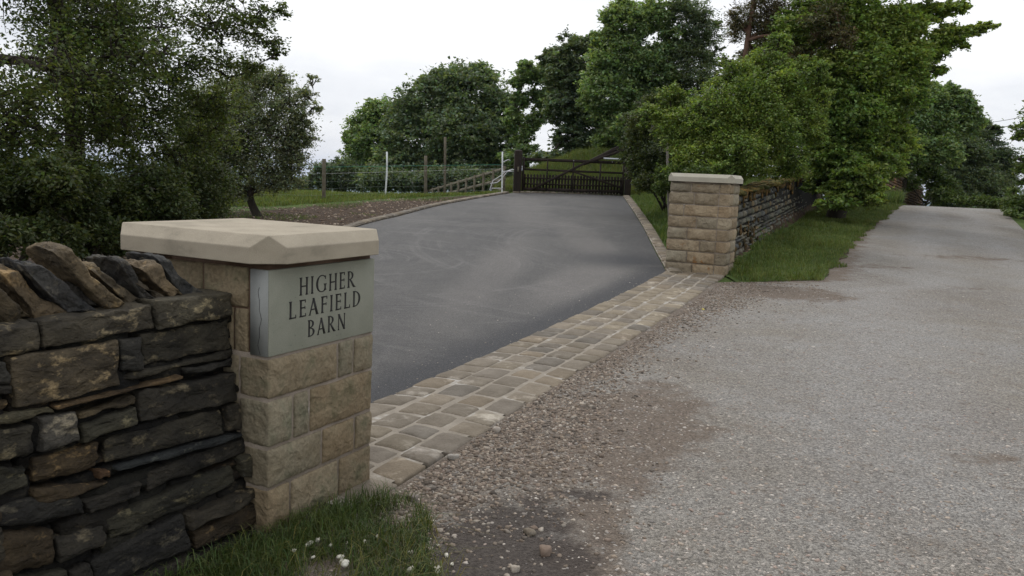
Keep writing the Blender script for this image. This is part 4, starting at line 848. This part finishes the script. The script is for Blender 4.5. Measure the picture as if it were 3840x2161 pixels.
tree('hawthorn_tree', 'grey green hawthorn with a short crooked trunk on the bare soil left of the drive', (-5.83, 18.9), [(620, 300, 100, 18.5, 85), (700, 330, 80, 18.4, 75), (560, 360, 90, 18.8, 80), (640, 220, 70, 18.6, 50), (720, 260, 50, 18.3, 40), (760, 300, 32, 18.3, 26), (770, 240, 30, 18.3, 22), (680, 420, 90, 18.5, 50), (740, 400, 46, 18.3, 40), (600, 430, 90, 19, 55), (500, 300, 80, 19, 90), (770, 350, 28, 18.3, 20), (480, 420, 70, 19, 60), (700, 200, 32, 18.5, 24), (560, 255, 70, 18.7, 50), (785, 200, 16, 18.3, 14), (790, 270, 20, 18.3, 20), (735, 450, 40, 18.3, 26), (520, 360, 90, 19, 90), (690, 200, 50, 18.6, 30), (600, 210, 50, 18.8, 30), (745, 345, 44, 18.4, 40), (600, 480, 60, 19, 26), (690, 465, 50, 18.5, 22)], 56000, .07, l_haw, m_bark, .08, 'tree', None, 14, cl=22, csz=.40, shell=.2, flat=.7, twig=2.2, width=.42, lean=(-5.98, 18.9, 1.15), spray=.5)
sh = [(-6.3, 7.4, -180, 60, 390, 620), (-5.2, 8.0, 10, 190, 430, 600), (-4.6, 8.8, 170, 330, 440, 600), (-4.1, 9.6, 300, 450, 470, 600), (-4.1, 11.5, 420, 540, 460, 560)]
lab = ['dark shrub behind the left end of the wall under the leaning tree', 'dark shrub behind the wall, second from the left', 'dark shrub behind the wall left of the pillar cap', 'dark shrub right behind the near pillar cap', 'low dark shrub between the pillar cap and the hawthorn']
for i, (x, y, a, b_, c_, e_) in enumerate(sh):
    tree('shrub', lab[i], (x, y), rnd_lobes(a, b_, c_, e_, y-.6, y+.8, 9, 50, 95, 30+i, .8), 24000, .05, l_dark, m_bark, .05, 'shrub', 'shrubs behind the near wall', 40+i, stems=3, cl=34, csz=.42, shell=.2, flat=.7)
# middle distance beyond the field
tree('sycamore_tree', 'big round sycamore with a domed crown beyond the field fence', (-3.2, 51), [(1170, 240, 100, 49, 78), (1080, 270, 85, 49, 70), (1250, 290, 62, 48.5, 60), (1060, 350, 90, 48.5, 70), (1160, 340, 100, 47, 75), (1240, 370, 66, 48, 60), (1110, 210, 52, 49.5, 36), (1200, 195, 50, 49.5, 34), (1290, 330, 26, 48.5, 30), (1010, 300, 50, 49.5, 44), (1020, 420, 80, 48, 55), (1150, 430, 100, 47.5, 50), (1240, 440, 60, 48, 44)], 62000, .24, l_syc, m_bark, .4, 'tree', 'trees beyond the field', 161, cl=30, csz=.26, shell=.6, flat=.45, vary=.2, twig=.5)
tree('ash_tree', 'lighter feathery tree at the left edge of the wood beyond the field', (-8.8, 53), [(960, 290, 48, 53, 40), (905, 330, 40, 53, 44), (940, 360, 60, 52, 50), (890, 380, 30, 53, 36), (1000, 275, 30, 53, 24), (930, 270, 26, 53, 20), (900, 430, 40, 52, 40), (970, 420, 60, 52, 50), (880, 345, 16, 53, 14)], 24000, .22, l_mid, m_bark, .25, 'tree', 'trees beyond the field', 62, cl=24, csz=.30, shell=.4, flat=.55, twig=.8)
tree('bush', 'low bush in front of the wood left of the feathery tree', (-10.6, 47), [(820, 445, 36, 47, 34), (780, 462, 30, 47, 24), (860, 440, 36, 48, 44), (750, 470, 22, 46, 16), (900, 455, 36, 48, 30)], 10000, .18, l_dusk, m_bark, .08, 'bush', 'bushes beyond the field', 63, stems=3, cl=24, csz=.34, flat=.7, twig=.5)
tree('bush', 'undergrowth below the round sycamore behind the wire fence', (-3.9, 43), [(960, 455, 60, 43, 30), (1040, 460, 60, 43, 28), (1120, 455, 60, 43, 30), (1200, 452, 60, 43, 30), (1262, 450, 32, 43, 30)], 16000, .18, l_dusk, m_bark, .08, 'bush', 'bushes beyond the field', 64, stems=3, cl=24, csz=.34, flat=.7, twig=.4)
tree('tree', 'open branched tree showing bare limbs and sky left of the gate', (.9, 44), [(1330, 190, 34, 44, 26), (1370, 185, 34, 44, 26), (1310, 250, 24, 44, 24), (1350, 300, 30, 44, 20), (1310, 355, 22, 44, 16), (1380, 250, 36, 44, 34), (1330, 375, 30, 43, 12), (1300, 210, 20, 44, 18), (1345, 240, 24, 44, 16), (1300, 400, 40, 43, 20), (1370, 400, 40, 43, 14), (1320, 165, 18, 44, 14), (1395, 150, 24, 44, 24), (1290, 300, 24, 44, 30), (1330, 330, 24, 44, 20)], 17000, .19, l_mid, m_bark, .14, 'tree', 'trees beyond the gate', 65, cl=16, csz=.34, shell=.2, flat=.5, lean=(.3, 44, 4.0), fork=.5, twig=1.5)
tree('tree', 'dense dark tree directly above the left half of the gate', (3.2, 41), [(1440, 130, 50, 41, 40), (1410, 190, 50, 41, 44), (1470, 200, 60, 41, 50), (1420, 270, 56, 40.5, 46), (1480, 290, 60, 40.5, 50), (1440, 350, 56, 40, 34), (1500, 120, 40, 41, 34), (1510, 350, 40, 40, 30), (1390, 400, 60, 39, 20), (1380, 150, 26, 41.5, 24)], 30000, .20, l_dusk, m_bark, .28, 'tree', 'trees beyond the gate', 66, cl=26, csz=.28, shell=.35, flat=.4, twig=.8)
tree('tree', 'tallest broad tree in the middle with feathery light top', (5.5, 37.5), [(1580, 60, 62, 37, 50), (1560, 150, 80, 37, 60), (1640, 40, 60, 37.5, 40), (1540, 240, 80, 36.5, 60), (1620, 180, 80, 37, 66), (1590, 320, 70, 36, 60), (1545, 360, 50, 36, 36), (1520, 100, 30, 37, 26), (1545, 45, 36, 37, 28), (1650, 280, 66, 36.5, 60), (1690, 110, 40, 37, 40), (1505, 200, 34, 37, 40), (1570, 15, 30, 37, 18), (1610, 400, 40, 35, 40), (1640, 360, 60, 34.5, 60), (1580, 330, 40, 34, 40), (1680, 330, 50, 35, 60)], 74000, .17, l_mid, m_bark, .34, 'tree', 'trees beyond the gate', 67, cl=26, csz=.26, shell=.45, flat=.55, twig=.8)
tree('spruce_tree', 'dark thin needled tree with sky showing through, right of the broad tree', (8.1, 37), [(1740, 40, 50, 37, 40), (1770, 90, 50, 37, 36), (1730, 140, 60, 37, 50), (1790, 150, 30, 37, 24), (1760, 200, 56, 36.5, 40), (1700, 210, 40, 37, 44), (1740, 270, 56, 36.5, 40), (1720, 330, 50, 36.5, 40), (1805, 60, 14, 37, 12), (1810, 120, 16, 37, 8), (1715, 10, 40, 37, 26)], 26000, .15, l_dusk, m_bark, .22, 'tree', 'trees beyond the gate', 68, cl=18, csz=.36, shell=.15, flat=.28, twig=2.2, width=.3)
tree('larch_tree', 'thin conifer with a bare reddish trunk and brown twiggy branches', (7.05, 26.5), [(1880, 60, 50, 26.5, 50), (1930, 20, 60, 26.5, 50), (1960, 100, 60, 26.5, 44), (1900, 140, 40, 26.5, 30), (1850, 60, 16, 26.3, 50), (1990, 50, 60, 26.5, 50), (1920, -90, 80, 26.5, 80), (2040, 80, 60, 26.5, 50), (2080, 50, 60, 23.2, 50), (2010, 130, 50, 24, 40), (2120, 100, 40, 23, 34)], 24000, .13, l_brown, m_bark_red, .09, 'tree', None, 69, cl=18, csz=.42, shell=.1, flat=.3, twig=2.5, width=.25, lean=(7.08, 26.5, 7.4))
# right: hedge and trees over the mossy wall
tree('hawthorn_bush', 'bright yellow green hawthorn bush leaning over the wall right of the far pillar', (4.9, 18.9), [(1720, 330, 70, 18.5, 60), (1800, 300, 80, 18, 70), (1880, 260, 80, 18.2, 70), (1960, 230, 66, 18.6, 60), (1760, 390, 70, 17.8, 48), (1850, 380, 80, 17.6, 56), (1940, 340, 70, 18, 66), (2010, 300, 50, 18.6, 60), (1860, 190, 50, 18.6, 40), (1920, 160, 50, 19, 36), (1800, 225, 40, 18.6, 30), (2000, 190, 50, 19, 40), (1990, 400, 46, 18.6, 40), (1690, 240, 34, 19, 30), (1740, 270, 44, 19, 36), (2060, 260, 30, 18.8, 40), (2050, 330, 30, 18.8, 40), (1960, 110, 34, 19.3, 26), (1830, 160, 24, 19, 20), (1670, 290, 36, 18.8, 24), (1700, 420, 30, 17.8, 26), (1790, 425, 60, 17.3, 22), (2050, 180, 40, 19, 30), (1900, 420, 60, 18.2, 26), (1980, 430, 50, 19, 24), (1830, 440, 50, 17.8, 16), (1640, 280, 40, 19, 20), (1620, 310, 20, 19, 14)], 90000, .065, l_bright, m_bark, .10, 'bush', 'hedge bushes right of the drive', 71, stems=4, cl=26, csz=.30, shell=.4, flat=.55, vary=.3, twig=.8, spray=.4)
tree('bush', 'shaded dark bush with bare grey stems between the gate and the far pillar', (4.1, 22.5), [(1620, 330, 40, 22.5, 50), (1650, 400, 44, 22, 50), (1610, 420, 30, 22.5, 44), (1690, 400, 40, 21.5, 46), (1640, 460, 44, 21.5, 26), (1600, 300, 30, 23.5, 26), (1600, 380, 34, 23.5, 40), (1615, 460, 26, 23, 20), (1650, 270, 40, 23, 34), (1700, 460, 40, 21, 30)], 30000, .08, l_dark, m_bark, .06, 'bush', 'hedge bushes right of the drive', 72, stems=4, cl=24, csz=.36, shell=.2, flat=.7, twig=1.2)
tree('bush', 'mid green bush spilling behind the far pillar', (3.9, 18.4), [(1680, 440, 34, 18.3, 24), (1720, 450, 40, 17.5, 26), (1665, 470, 26, 18, 18), (1760, 440, 40, 17, 20)], 7000, .06, l_bush, m_bark, .04, 'bush', 'hedge bushes right of the drive', 73, stems=3, cl=24, csz=.36, flat=.7, twig=.8)
tree('tree', 'dead grey leafless stem among the hedge beside the far pillar', (3.9, 21.0), [(1662, 330, 20, 21, 22), (1680, 300, 16, 21, 14), (1640, 320, 14, 21, 12)], 60, .05, l_dark, m_bark_pale, .035, 'tree', None, 74, cl=4, twig=1.6, fork=.7)
tree('sycamore_tree', 'largest leafy sycamore at right overhanging the mossy wall and the lane', (9.2, 24.0), [(2030, 60, 70, 24, 60), (2120, 40, 90, 24, 70), (2200, 80, 80, 24, 60), (2260, 150, 70, 24, 60), (2150, 170, 90, 23.5, 70), (2070, 200, 66, 23.5, 60), (2240, 240, 80, 23.8, 60), (2140, 290, 90, 23.3, 66), (2080, 380, 56, 23.3, 56), (2170, 400, 80, 23.2, 56), (2240, 360, 60, 23.8, 56), (2270, 60, 60, 24, 46), (2160, 460, 60, 23.2, 30), (2100, 440, 50, 23.6, 36), (2330, 130, 50, 24.5, 34), (2380, 90, 46, 24.5, 28), (2440, 75, 36, 24.5, 16), (2480, 65, 28, 24.5, 9), (2340, 30, 50, 24.5, 26), (2400, 20, 40, 24.5, 16), (2300, 200, 40, 24, 30), (2350, 180, 34, 24.3, 14), (2110, -60, 130, 24.5, 70), (2280, -60, 90, 24.5, 50), (2420, 110, 30, 24.5, 10), (2230, 425, 46, 23.3, 36), (2120, 480, 60, 23, 24), (2180, 470, 50, 22.8, 24), (2060, 460, 36, 23.6, 34), (2110, 510, 50, 22.4, 20), (2180, 500, 44, 22.4, 20), (2150, 440, 60, 22.6, 40)], 150000, .12, l_big, m_bark, .22, 'tree', 'trees along the lane', 75, cl=26, csz=.26, shell=.45, flat=.42, vary=.26, twig=1.1, lean=(9.75, 24., 4.0))
tree('tree', 'open twiggy tree behind the brown rubble wall', (17.2, 39.5), [(2330, 250, 50, 39, 40), (2400, 260, 40, 39, 34), (2430, 310, 40, 39, 34), (2350, 310, 60, 39, 44), (2290, 310, 50, 38.5, 50), (2300, 380, 50, 38, 40), (2370, 380, 50, 38, 36), (2440, 270, 24, 39, 20), (2270, 250, 36, 39, 36), (2390, 225, 24, 39, 16)], 40000, .17, l_mid, m_bark, .25, 'tree', 'trees along the lane', 76, cl=20, csz=.32, shell=.25, flat=.5, twig=1.6, stems=3)
tree('conifer_tree', 'dark drooping conifer at the far right where the lane dips', (21.6, 43.5), [(2470, 330, 34, 43, 30), (2500, 380, 50, 43, 36), (2440, 380, 50, 42.5, 40), (2460, 440, 70, 42, 40), (2520, 430, 40, 43, 30), (2400, 430, 50, 42, 46), (2490, 480, 60, 42, 28), (2420, 480, 56, 41.5, 28), (2540, 460, 22, 43, 26), (2510, 325, 14, 43, 12), (2380, 480, 40, 41, 24), (2450, 500, 90, 41, 20), (2420, 360, 50, 42, 40)], 56000, .17, l_dusk, m_bark, .3, 'tree', 'trees along the lane', 77, cl=24, csz=.34, shell=.4, flat=.3, droop=.25, twig=.6, width=.35)
tree('bush', 'low green bush at the foot of the conifer where the lane disappears', (18.6, 38.5), [(2370, 490, 26, 38, 16), (2420, 505, 30, 37, 12), (2470, 508, 36, 36, 12), (2350, 500, 26, 40, 14), (2370, 470, 34, 40, 34), (2345, 440, 24, 40, 20), (2310, 430, 34, 40, 34), (2290, 460, 24, 39, 20), (2330, 400, 30, 40, 30), (2510, 512, 36, 36, 12)], 12000, .14, l_bush, m_bark, .05, 'bush', 'bushes along the lane', 78, stems=3, cl=20, csz=.4, flat=.6, twig=.4)
tree('bush', 'rounded green bush at the right edge of the lane crest', (17.6, 27.6), [(2560, 520, 30, 27.5, 30), (2540, 545, 22, 26.5, 16), (2600, 520, 50, 27, 44), (2580, 560, 34, 25.5, 20), (2550, 490, 14, 29, 18)], 12000, .09, l_bush, m_bark, .06, 'bush', 'bushes along the lane', 79, stems=3, cl=22, csz=.4, flat=.6, twig=.5)
tree('tree', 'light leafy tree mostly beyond the right edge with sprigs hanging into view', (16.0, 21.5), [(2590, 330, 40, 22, 26), (2600, 420, 44, 22, 30), (2680, 300, 90, 22, 70), (2700, 430, 90, 22, 60), (2570, 400, 14, 22, 10), (2564, 345, 16, 22, 10), (2575, 460, 14, 22, 12)], 14000, .10, l_bright, m_bark, .12, 'tree', 'trees along the lane', 80, cl=16, csz=.34, shell=.2, flat=.5, twig=1.2)
# dark wood closing the view behind the first trees
tree('tree', 'dense dark tree filling the gap between the hawthorn bush and the sycamore', (10.8, 30), [(2000, 120, 90, 30, 90), (1900, 200, 80, 30, 80), (2060, 280, 90, 29, 90), (1950, 330, 90, 28, 80), (1820, 320, 60, 29, 60), (2100, 430, 80, 27, 60), (2200, 300, 80, 29, 90)], 34000, .16, l_dark, m_bark, .25, 'tree', 'trees along the lane', 81, cl=26, csz=.34, shell=.3, flat=.5, twig=.4)
tree('tree', 'dark background tree low behind the gate bank', (6.6, 42.5), [(1560, 340, 60, 42, 44), (1640, 340, 60, 41, 60), (1700, 300, 60, 42, 60), (1480, 380, 50, 44, 24), (1420, 400, 50, 45, 18)], 18000, .2, l_dusk, m_bark, .25, 'tree', 'trees beyond the gate', 82, cl=26, csz=.34, shell=.3, flat=.5, twig=.4)


# ------------------------------------------------------------ grass, gravel, small stones
def grass(name, poly, n, h, w, seed, mat, label, lean=.6, dz=0., col=None, cat='grass', clump=0., filt=None):
    g = np.random.default_rng(seed); p = scatter(poly, n, g)
    if clump: 
        m = vnoise(np.stack([p[:, 0], p[:, 1], p[:, 0]*0], 1), clump, seed, 2) > -.12+.25*(g.random(len(p))-.5); p = p[m]
    if filt is not None: p = p[filt(p[:, 0], p[:, 1])]
    P = np.stack([p[:, 0], p[:, 1], H(p[:, 0], p[:, 1])+dz], 1)
    hs = h*(1+.5*vnoise(P, 1.6, seed, 2)); V, F, T = blades(P, hs, w, seed, lean, col)
    return tag(mesh(name, V, F, mat, None, T), label, cat, kind='stuff')
grass('grass', [(-1.06, 3.40), (-.66, 3.86), (-.45, 3.85), (-.33, 3.62), (-.30, 3.3), (-.22, 3.0), (-.18, 2.6), (-1.5, 2.3), (-1.4, 2.75)], 11000, .085, .0035, 51, g_grass, 'dark tufty grass at the foot of the near pillar and wall', 1.3, .015, (.62, .66, .62), clump=4.5)
grass('grass', [(-1.06, 3.40), (-.66, 3.86), (-.45, 3.85), (-.30, 3.62), (-.22, 3.3), (-.15, 3.0), (-.12, 2.6), (-1.5, 2.3), (-1.4, 2.75)], 1500, .10, .003, 151, g_bank, 'straw coloured and pale sprawling blades among the dark grass by the near pillar', 1.9, .015, (1.25, 1.0, 1.0), clump=5)
grass('grass', [(-1.5, 2.75), (-.6, 2.6), (-1.9, .2), (-3.2, 0)], 9000, .10, .005, 52, g_grass, 'dark grass along the base of the near wall', 1.0, .015, (.6, .65, .6), clump=3)
vp = [(3.5, 12.6), (4.2, 12.55), (5.1, 12.9), (6.15, 15.0), (7.6, 18.0), (10.5, 23.5), (14.6, 31.1), (15.5, 34), (12.9, 33), (9.6, 27), (6.2, 19.3), (4.55, 16), (3.55, 14.0)]
grass('verge_grass', vp, 90000, .075, .008, 53, g_grass, 'short green grass on the verge between mossy wall and lane', .9, .02, (1.0, 1.0, .9), filt=lambda x, y: (x-ll(y)) < .12+.28*vnoise(np.stack([x, y, x*0], 1), 2.2, 3, 3))
grass('verge_grass', [(3.5, 12.7), (4.9, 13.1), (6.0, 15.3), (7.3, 18.2), (10.2, 23.7), (9.0, 25.5), (6.0, 19.3), (4.5, 16), (3.55, 14.0)], 26000, .17, .007, 153, g_bank, 'paler taller tufts and stalks standing in the verge grass', 1.0, .02, (.95, 1.0, .9), clump=1.5, filt=lambda x, y: vnoise(np.stack([x, y, x*0], 1), 1.4, 41, 3) > .12)
grass('verge_grass', [(10.6, 27.5), (14.4, 31.2), (17.5, 38), (16.3, 38), (12.2, 31)], 16000, .45, .02, 54, g_grass, 'taller weeds at the foot of the brown wall', .6, .0, (1.0, 1.05, 1.1))
grass('field_grass', [(-14, 18), (-6.2, 20.8), (-3.8, 24.2), (-1.2, 27.9), (-.2, 28.6), (-.9, 30), (-4, 29), (-14, 26.5)], 60000, .10, .014, 55, g_grass, 'green field grass beyond the bare soil', .8, 0, (1.25, 1.15, 1.0))
sx = lambda x, y: (kl(y)-x > .15)
grass('soil_weeds', [(-9, 14), (-3.4, 14), (-3.4, 18), (-1.2, 25), (-.2, 28.3), (-3.5, 24.8), (-5.7, 21.4), (-9, 20)], 16000, .06, .01, 56, g_grass, 'sparse weeds sprouting from the bare brown soil', 1.0, 0, (.95, 1, .9), clump=1.1, filt=lambda x, y: sx(x, y) & (vnoise(np.stack([x, y, x*0], 1), .9, 8, 2) > .12))
grass('bank_grass', [(-.8, 29.7), (8, 30), (8, 37), (-.8, 37)], 60000, .30, .018, 57, g_bank, 'long yellow green grass on the bank behind the gate', .6, 0, (1, 1, 1))
grass('verge_grass', [(2.95, 14.3), (3.5, 14.2), (4.6, 16), (6.2, 19.3), (9.2, 28), (4.0, 29.2), (3.95, 28), (3.3, 20)], 60000, .12, .010, 58, g_grass, 'rough grass between the right kerb and the hedge', .8, 0, (1, 1.05, .95), filt=lambda x, y: ~((x-kr(y) > .95) & (x-kr(y) < 2.0) & (y > 14.6) & (y < 18.2)) & (x-kr(y) > .28))
grass('verge_grass', [(9.5, 11), (10.7, 13), (12.4, 18), (14.7, 23.5), (17.8, 29.6), (24, 38), (26, 36), (18, 24), (13, 12)], 26000, .3, .02, 59, g_grass, 'grass bank along the right side of the lane', .6, 0, (1.0, 1.05, .9), filt=lambda x, y: x > rl(y)+.1)
# loose gravel near the camera and chippings along the setts
def pebbles(name, pts, sz, seed, pal_, label, dz=.018, flat=.6):
    g = np.random.default_rng(seed); n = len(pts); P, F = TM[2]; Q = P/np.linalg.norm(P, axis=1)[:, None]; nv = len(Q)
    j = 1+.35*(g.random((n, nv, 1))-.5)*2; s = (sz*np.exp(np.clip(g.normal(0, .34, n), -1, .8)))[:, None, None]
    asp = np.stack([g.uniform(.8, 1.4, n), g.uniform(.6, 1.0, n), np.full(n, flat)], 1)[:, None, :]
    a = g.uniform(0, 6.28, n)[:, None]; V = Q[None]*j*s*asp; x = V[..., 0]*np.cos(a)-V[..., 1]*np.sin(a); y = V[..., 0]*np.sin(a)+V[..., 1]*np.cos(a)
    z = V[..., 2]+(H(pts[:, 0], pts[:, 1])+dz)[:, None]+s[..., 0]*flat*.35
    V = np.stack([x+pts[:, 0:1], y+pts[:, 1:2], z], -1).reshape(-1, 3)
    F = (F[None]+np.arange(n)[:, None, None]*nv).reshape(-1, 4); T = np.repeat(np.array(pal_)[g.integers(0, len(pal_), n)]*g.uniform(.7, 1.3, (n, 1)), nv, 0)
    return tag(mesh(name, V, F, m_pebble, None, T), label, 'gravel', kind='stuff')
g = np.random.default_rng(77)
pg = scatter([(-.8, 2.2), (-.6, 3.75), (.2, 5.8), (3.3, 12.9), (9.6, 12.9), (6, 4), (3.4, 2)], 80000, g); d_ = np.hypot(pg[:, 0], pg[:, 1]); pg = pg[(g.random(len(pg)) < np.clip(1.3*(3.2/d_)**1.7, .04, 1)) & (pg[:, 0] > ll(pg[:, 1])+.0)]
greys = [(1, .97, .93), (.85, .83, .82), (1.2, 1.17, 1.12), (.95, .85, .75), (1.35, 1.3, 1.24), (.65, .63, .62), (1.0, .85, .78)]
pebbles('gravel', pg[g.random(len(pg)) > lanetint(pg[:, 0], pg[:, 1])[:, 1]*.9], .0062, 61, greys, 'fine pale grey gravel loose on the lane surface', flat=.5)
pg = scatter([(-.62, 3.72), (-.38, 4.3), (.22, 5.85), (1.26, 8.1), (3.3, 12.9), (4.8, 12.8), (4.9, 11.6), (2.4, 9.0), (1.2, 6.0), (.9, 4.4), (.55, 3.2), (.35, 2.3), (-.35, 2.3), (-.4, 3.3)], 60000, g)
dd = pg[:, 0]-ll(pg[:, 1]); dn_ = lanetint(pg[:, 0], pg[:, 1])[:, 1]; wd_ = np.interp(pg[:, 1], [2, 4, 6, 8, 11, 13], [.9, .8, .5, .35, .8, 1.2])
pg = pg[(dd > .0) & (g.random(len(pg)) < np.clip(1.5-dd/wd_*1.1, .04, 1)*np.clip(1-dn_*.86, .1, 1)*np.clip(5/np.hypot(pg[:, 0], pg[:, 1])**1.0, .2, 1)*(.55+.9*(vnoise(np.stack([pg[:, 0], pg[:, 1], pg[:, 0]*0], 1), 5, 4, 3)+.5)))]
browns = [(.68, .58, .48), (.54, .46, .39), (.80, .70, .60), (.44, .39, .34), (1.0, .94, .85), (.66, .56, .49), (.36, .33, .30)]
pebbles('gravel', pg, .0080, 62, browns, 'coarse brown chippings heaped against the edge of the setts', flat=.65)
pg = scatter([(3.55, 14.7), (4.1, 15.0), (4.8, 16.8), (5.3, 18.1), (4.6, 18.2), (3.85, 16.5)], 5000, g)
pebbles('bark_chippings', pg, .022, 63, [(.75, .55, .4), (.5, .36, .26), (.95, .75, .55)], 'heap of brown chippings on the bank behind the far pillar', .01, .35)
pg = scatter([(-8.5, 14), (-3.6, 14), (-3.6, 18), (-1.5, 25), (-3.5, 24.6), (-5.7, 21.2), (-8.5, 19)], 2600, g)
pebbles('soil_stones', pg, .018, 64, [(.8, .65, .5), (.5, .38, .3), (1.2, 1.05, .9)], 'small stones and clods scattered on the bare soil', .0, .55)
pg = scatter([(-.9, 5.4), (2.4, 13.3), (2.3, 15), (-1, 12), (-2.2, 8)], 2600, g); dq = (pg[:, 0]-SD(pg[:, 1]))*-.92; pg = pg[(dq > .0) & (g.random(len(pg)) < np.exp(-dq/.5)*.8+.06)]
pebbles('grit', pg, .0045, 65, [(.9, .85, .78), (.5, .45, .4), (1.3, 1.25, 1.15)], 'scattered grit and crumbs along the tarmac edge', .018, .5)
# single stones one could pick up
def lone(name, XY, s, col, label, cat, group=None, seed=1, z=.02):
    X_, Y_ = XY; r = at(X_, Y_, 1.)-EYE; tt = -(1.6-z)/r[2]; p = EYE+r*tt
    for _ in range(6): tt = (float(H(p[0], p[1]))+z-1.6)/r[2]; p = EYE+r*tt
    Q, F = boulder((0, 0, s[2]*.6), s, seed, 4, .6); o = mesh(name, Q, F, m_pebble, None, np.tile(col, (len(Q), 1)), True); o.location = p; return tag(o, label, cat, group)
WCH = [(745, 1365), (705, 1386), (687, 1428), (774, 1366), (850, 1381), (873, 1400), (905, 1378), (1000, 1356), (1045, 1393), (1050, 1440), (1128, 1402), (1110, 1436), (1118, 1424)]
z6 = [(500, 1085, .017), (605, 1035, .014), (322, 1160, .013), (548, 1235, .010), (755, 1090, .009), (870, 1235, .014), (910, 1312, .021), (1160, 1050, .011), (945, 1065, .009), (1300, 990, .010), (1692, 1178, .013), (1705, 1412, .022), (1805, 1305, .008), (2005, 1398, .018), (2028, 1352, .011), (2122, 1212, .012), (2020, 1090, .008), (2185, 1315, .010)]
wl = m_pebble
for i, (x, y, s) in enumerate(z6):
    lone('white_stone_chip', ((1000+x/3.146)*.67083, (1700+y/3.146)*.67083), (s*.95, s*.65, s*.55), (2.2, 2.25, 2.1), 'small white stone chip lying in the dark grass and dirt below the near pillar', 'stone chip', 'white stone chips', 100+i, .045 if x < 1600 else .025)
z7 = lambda x, y: ((1500+x/2.194)*.67083, (1500+y/2.194)*.67083)
lone('loose_stone', z7(1195, 1270), (.034, .026, .024), (.62, .5, .42), 'largest rounded brown stone on the damp earth near the bottom edge', 'stone', 'loose stones on the lane', 5)
lone('loose_stone', z7(1065, 1105), (.028, .02, .016), (.55, .5, .42), 'olive brown stone above the largest one on the damp earth', 'stone', 'loose stones on the lane', 6)
lone('loose_stone', z7(790, 262), (.030, .024, .022), (1.1, 1.05, .98), 'pale squarish stone touching the edge of the setts', 'stone', 'loose stones on the lane', 7)
lone('loose_stone', z7(100, 825), (.034, .025, .02), (.62, .58, .55), 'grey stone just beyond the grass by the end of the setts', 'stone', 'loose stones on the lane', 8)
lone('loose_stone', z7(950, 1405), (.020, .016, .014), (1.05, 1.0, .9), 'small pale round stone by the bottom edge of the damp earth', 'stone', 'loose stones on the lane', 9)
lone('loose_stone', z7(440, 490), (.028, .02, .018), (.95, .95, .92), 'pale grey stone in the chippings beside a corner sett', 'stone', 'loose stones on the lane', 10)
lone('fallen_leaf', (1769, 779), (.045, .02, .006), (1.5, 1.4, .35), 'single yellow leaf lying on the gravel near the far end of the setts', 'leaf', None, 11)
# haze
zb, zt_ = -160., 60.
hz = MB(); hz.box((-9000, -400, zb), (9000, 9500, zt_)); o = hz.build('haze', []); tag(o, kind='stuff')
hm_ = bpy.data.materials.new('haze_air'); hm_.use_nodes = True; t = hm_.node_tree; t.nodes.clear()
ov = t.nodes.new('ShaderNodeOutputMaterial'); pv = t.nodes.new('ShaderNodeVolumePrincipled'); pv.inputs['Color'].default_value = (.55, .72, 1, 1); pv.inputs['Density'].default_value = .00006; pv.inputs['Anisotropy'].default_value = .3
t.links.new(pv.outputs[0], ov.inputs['Volume']); o.data.materials.append(hm_)
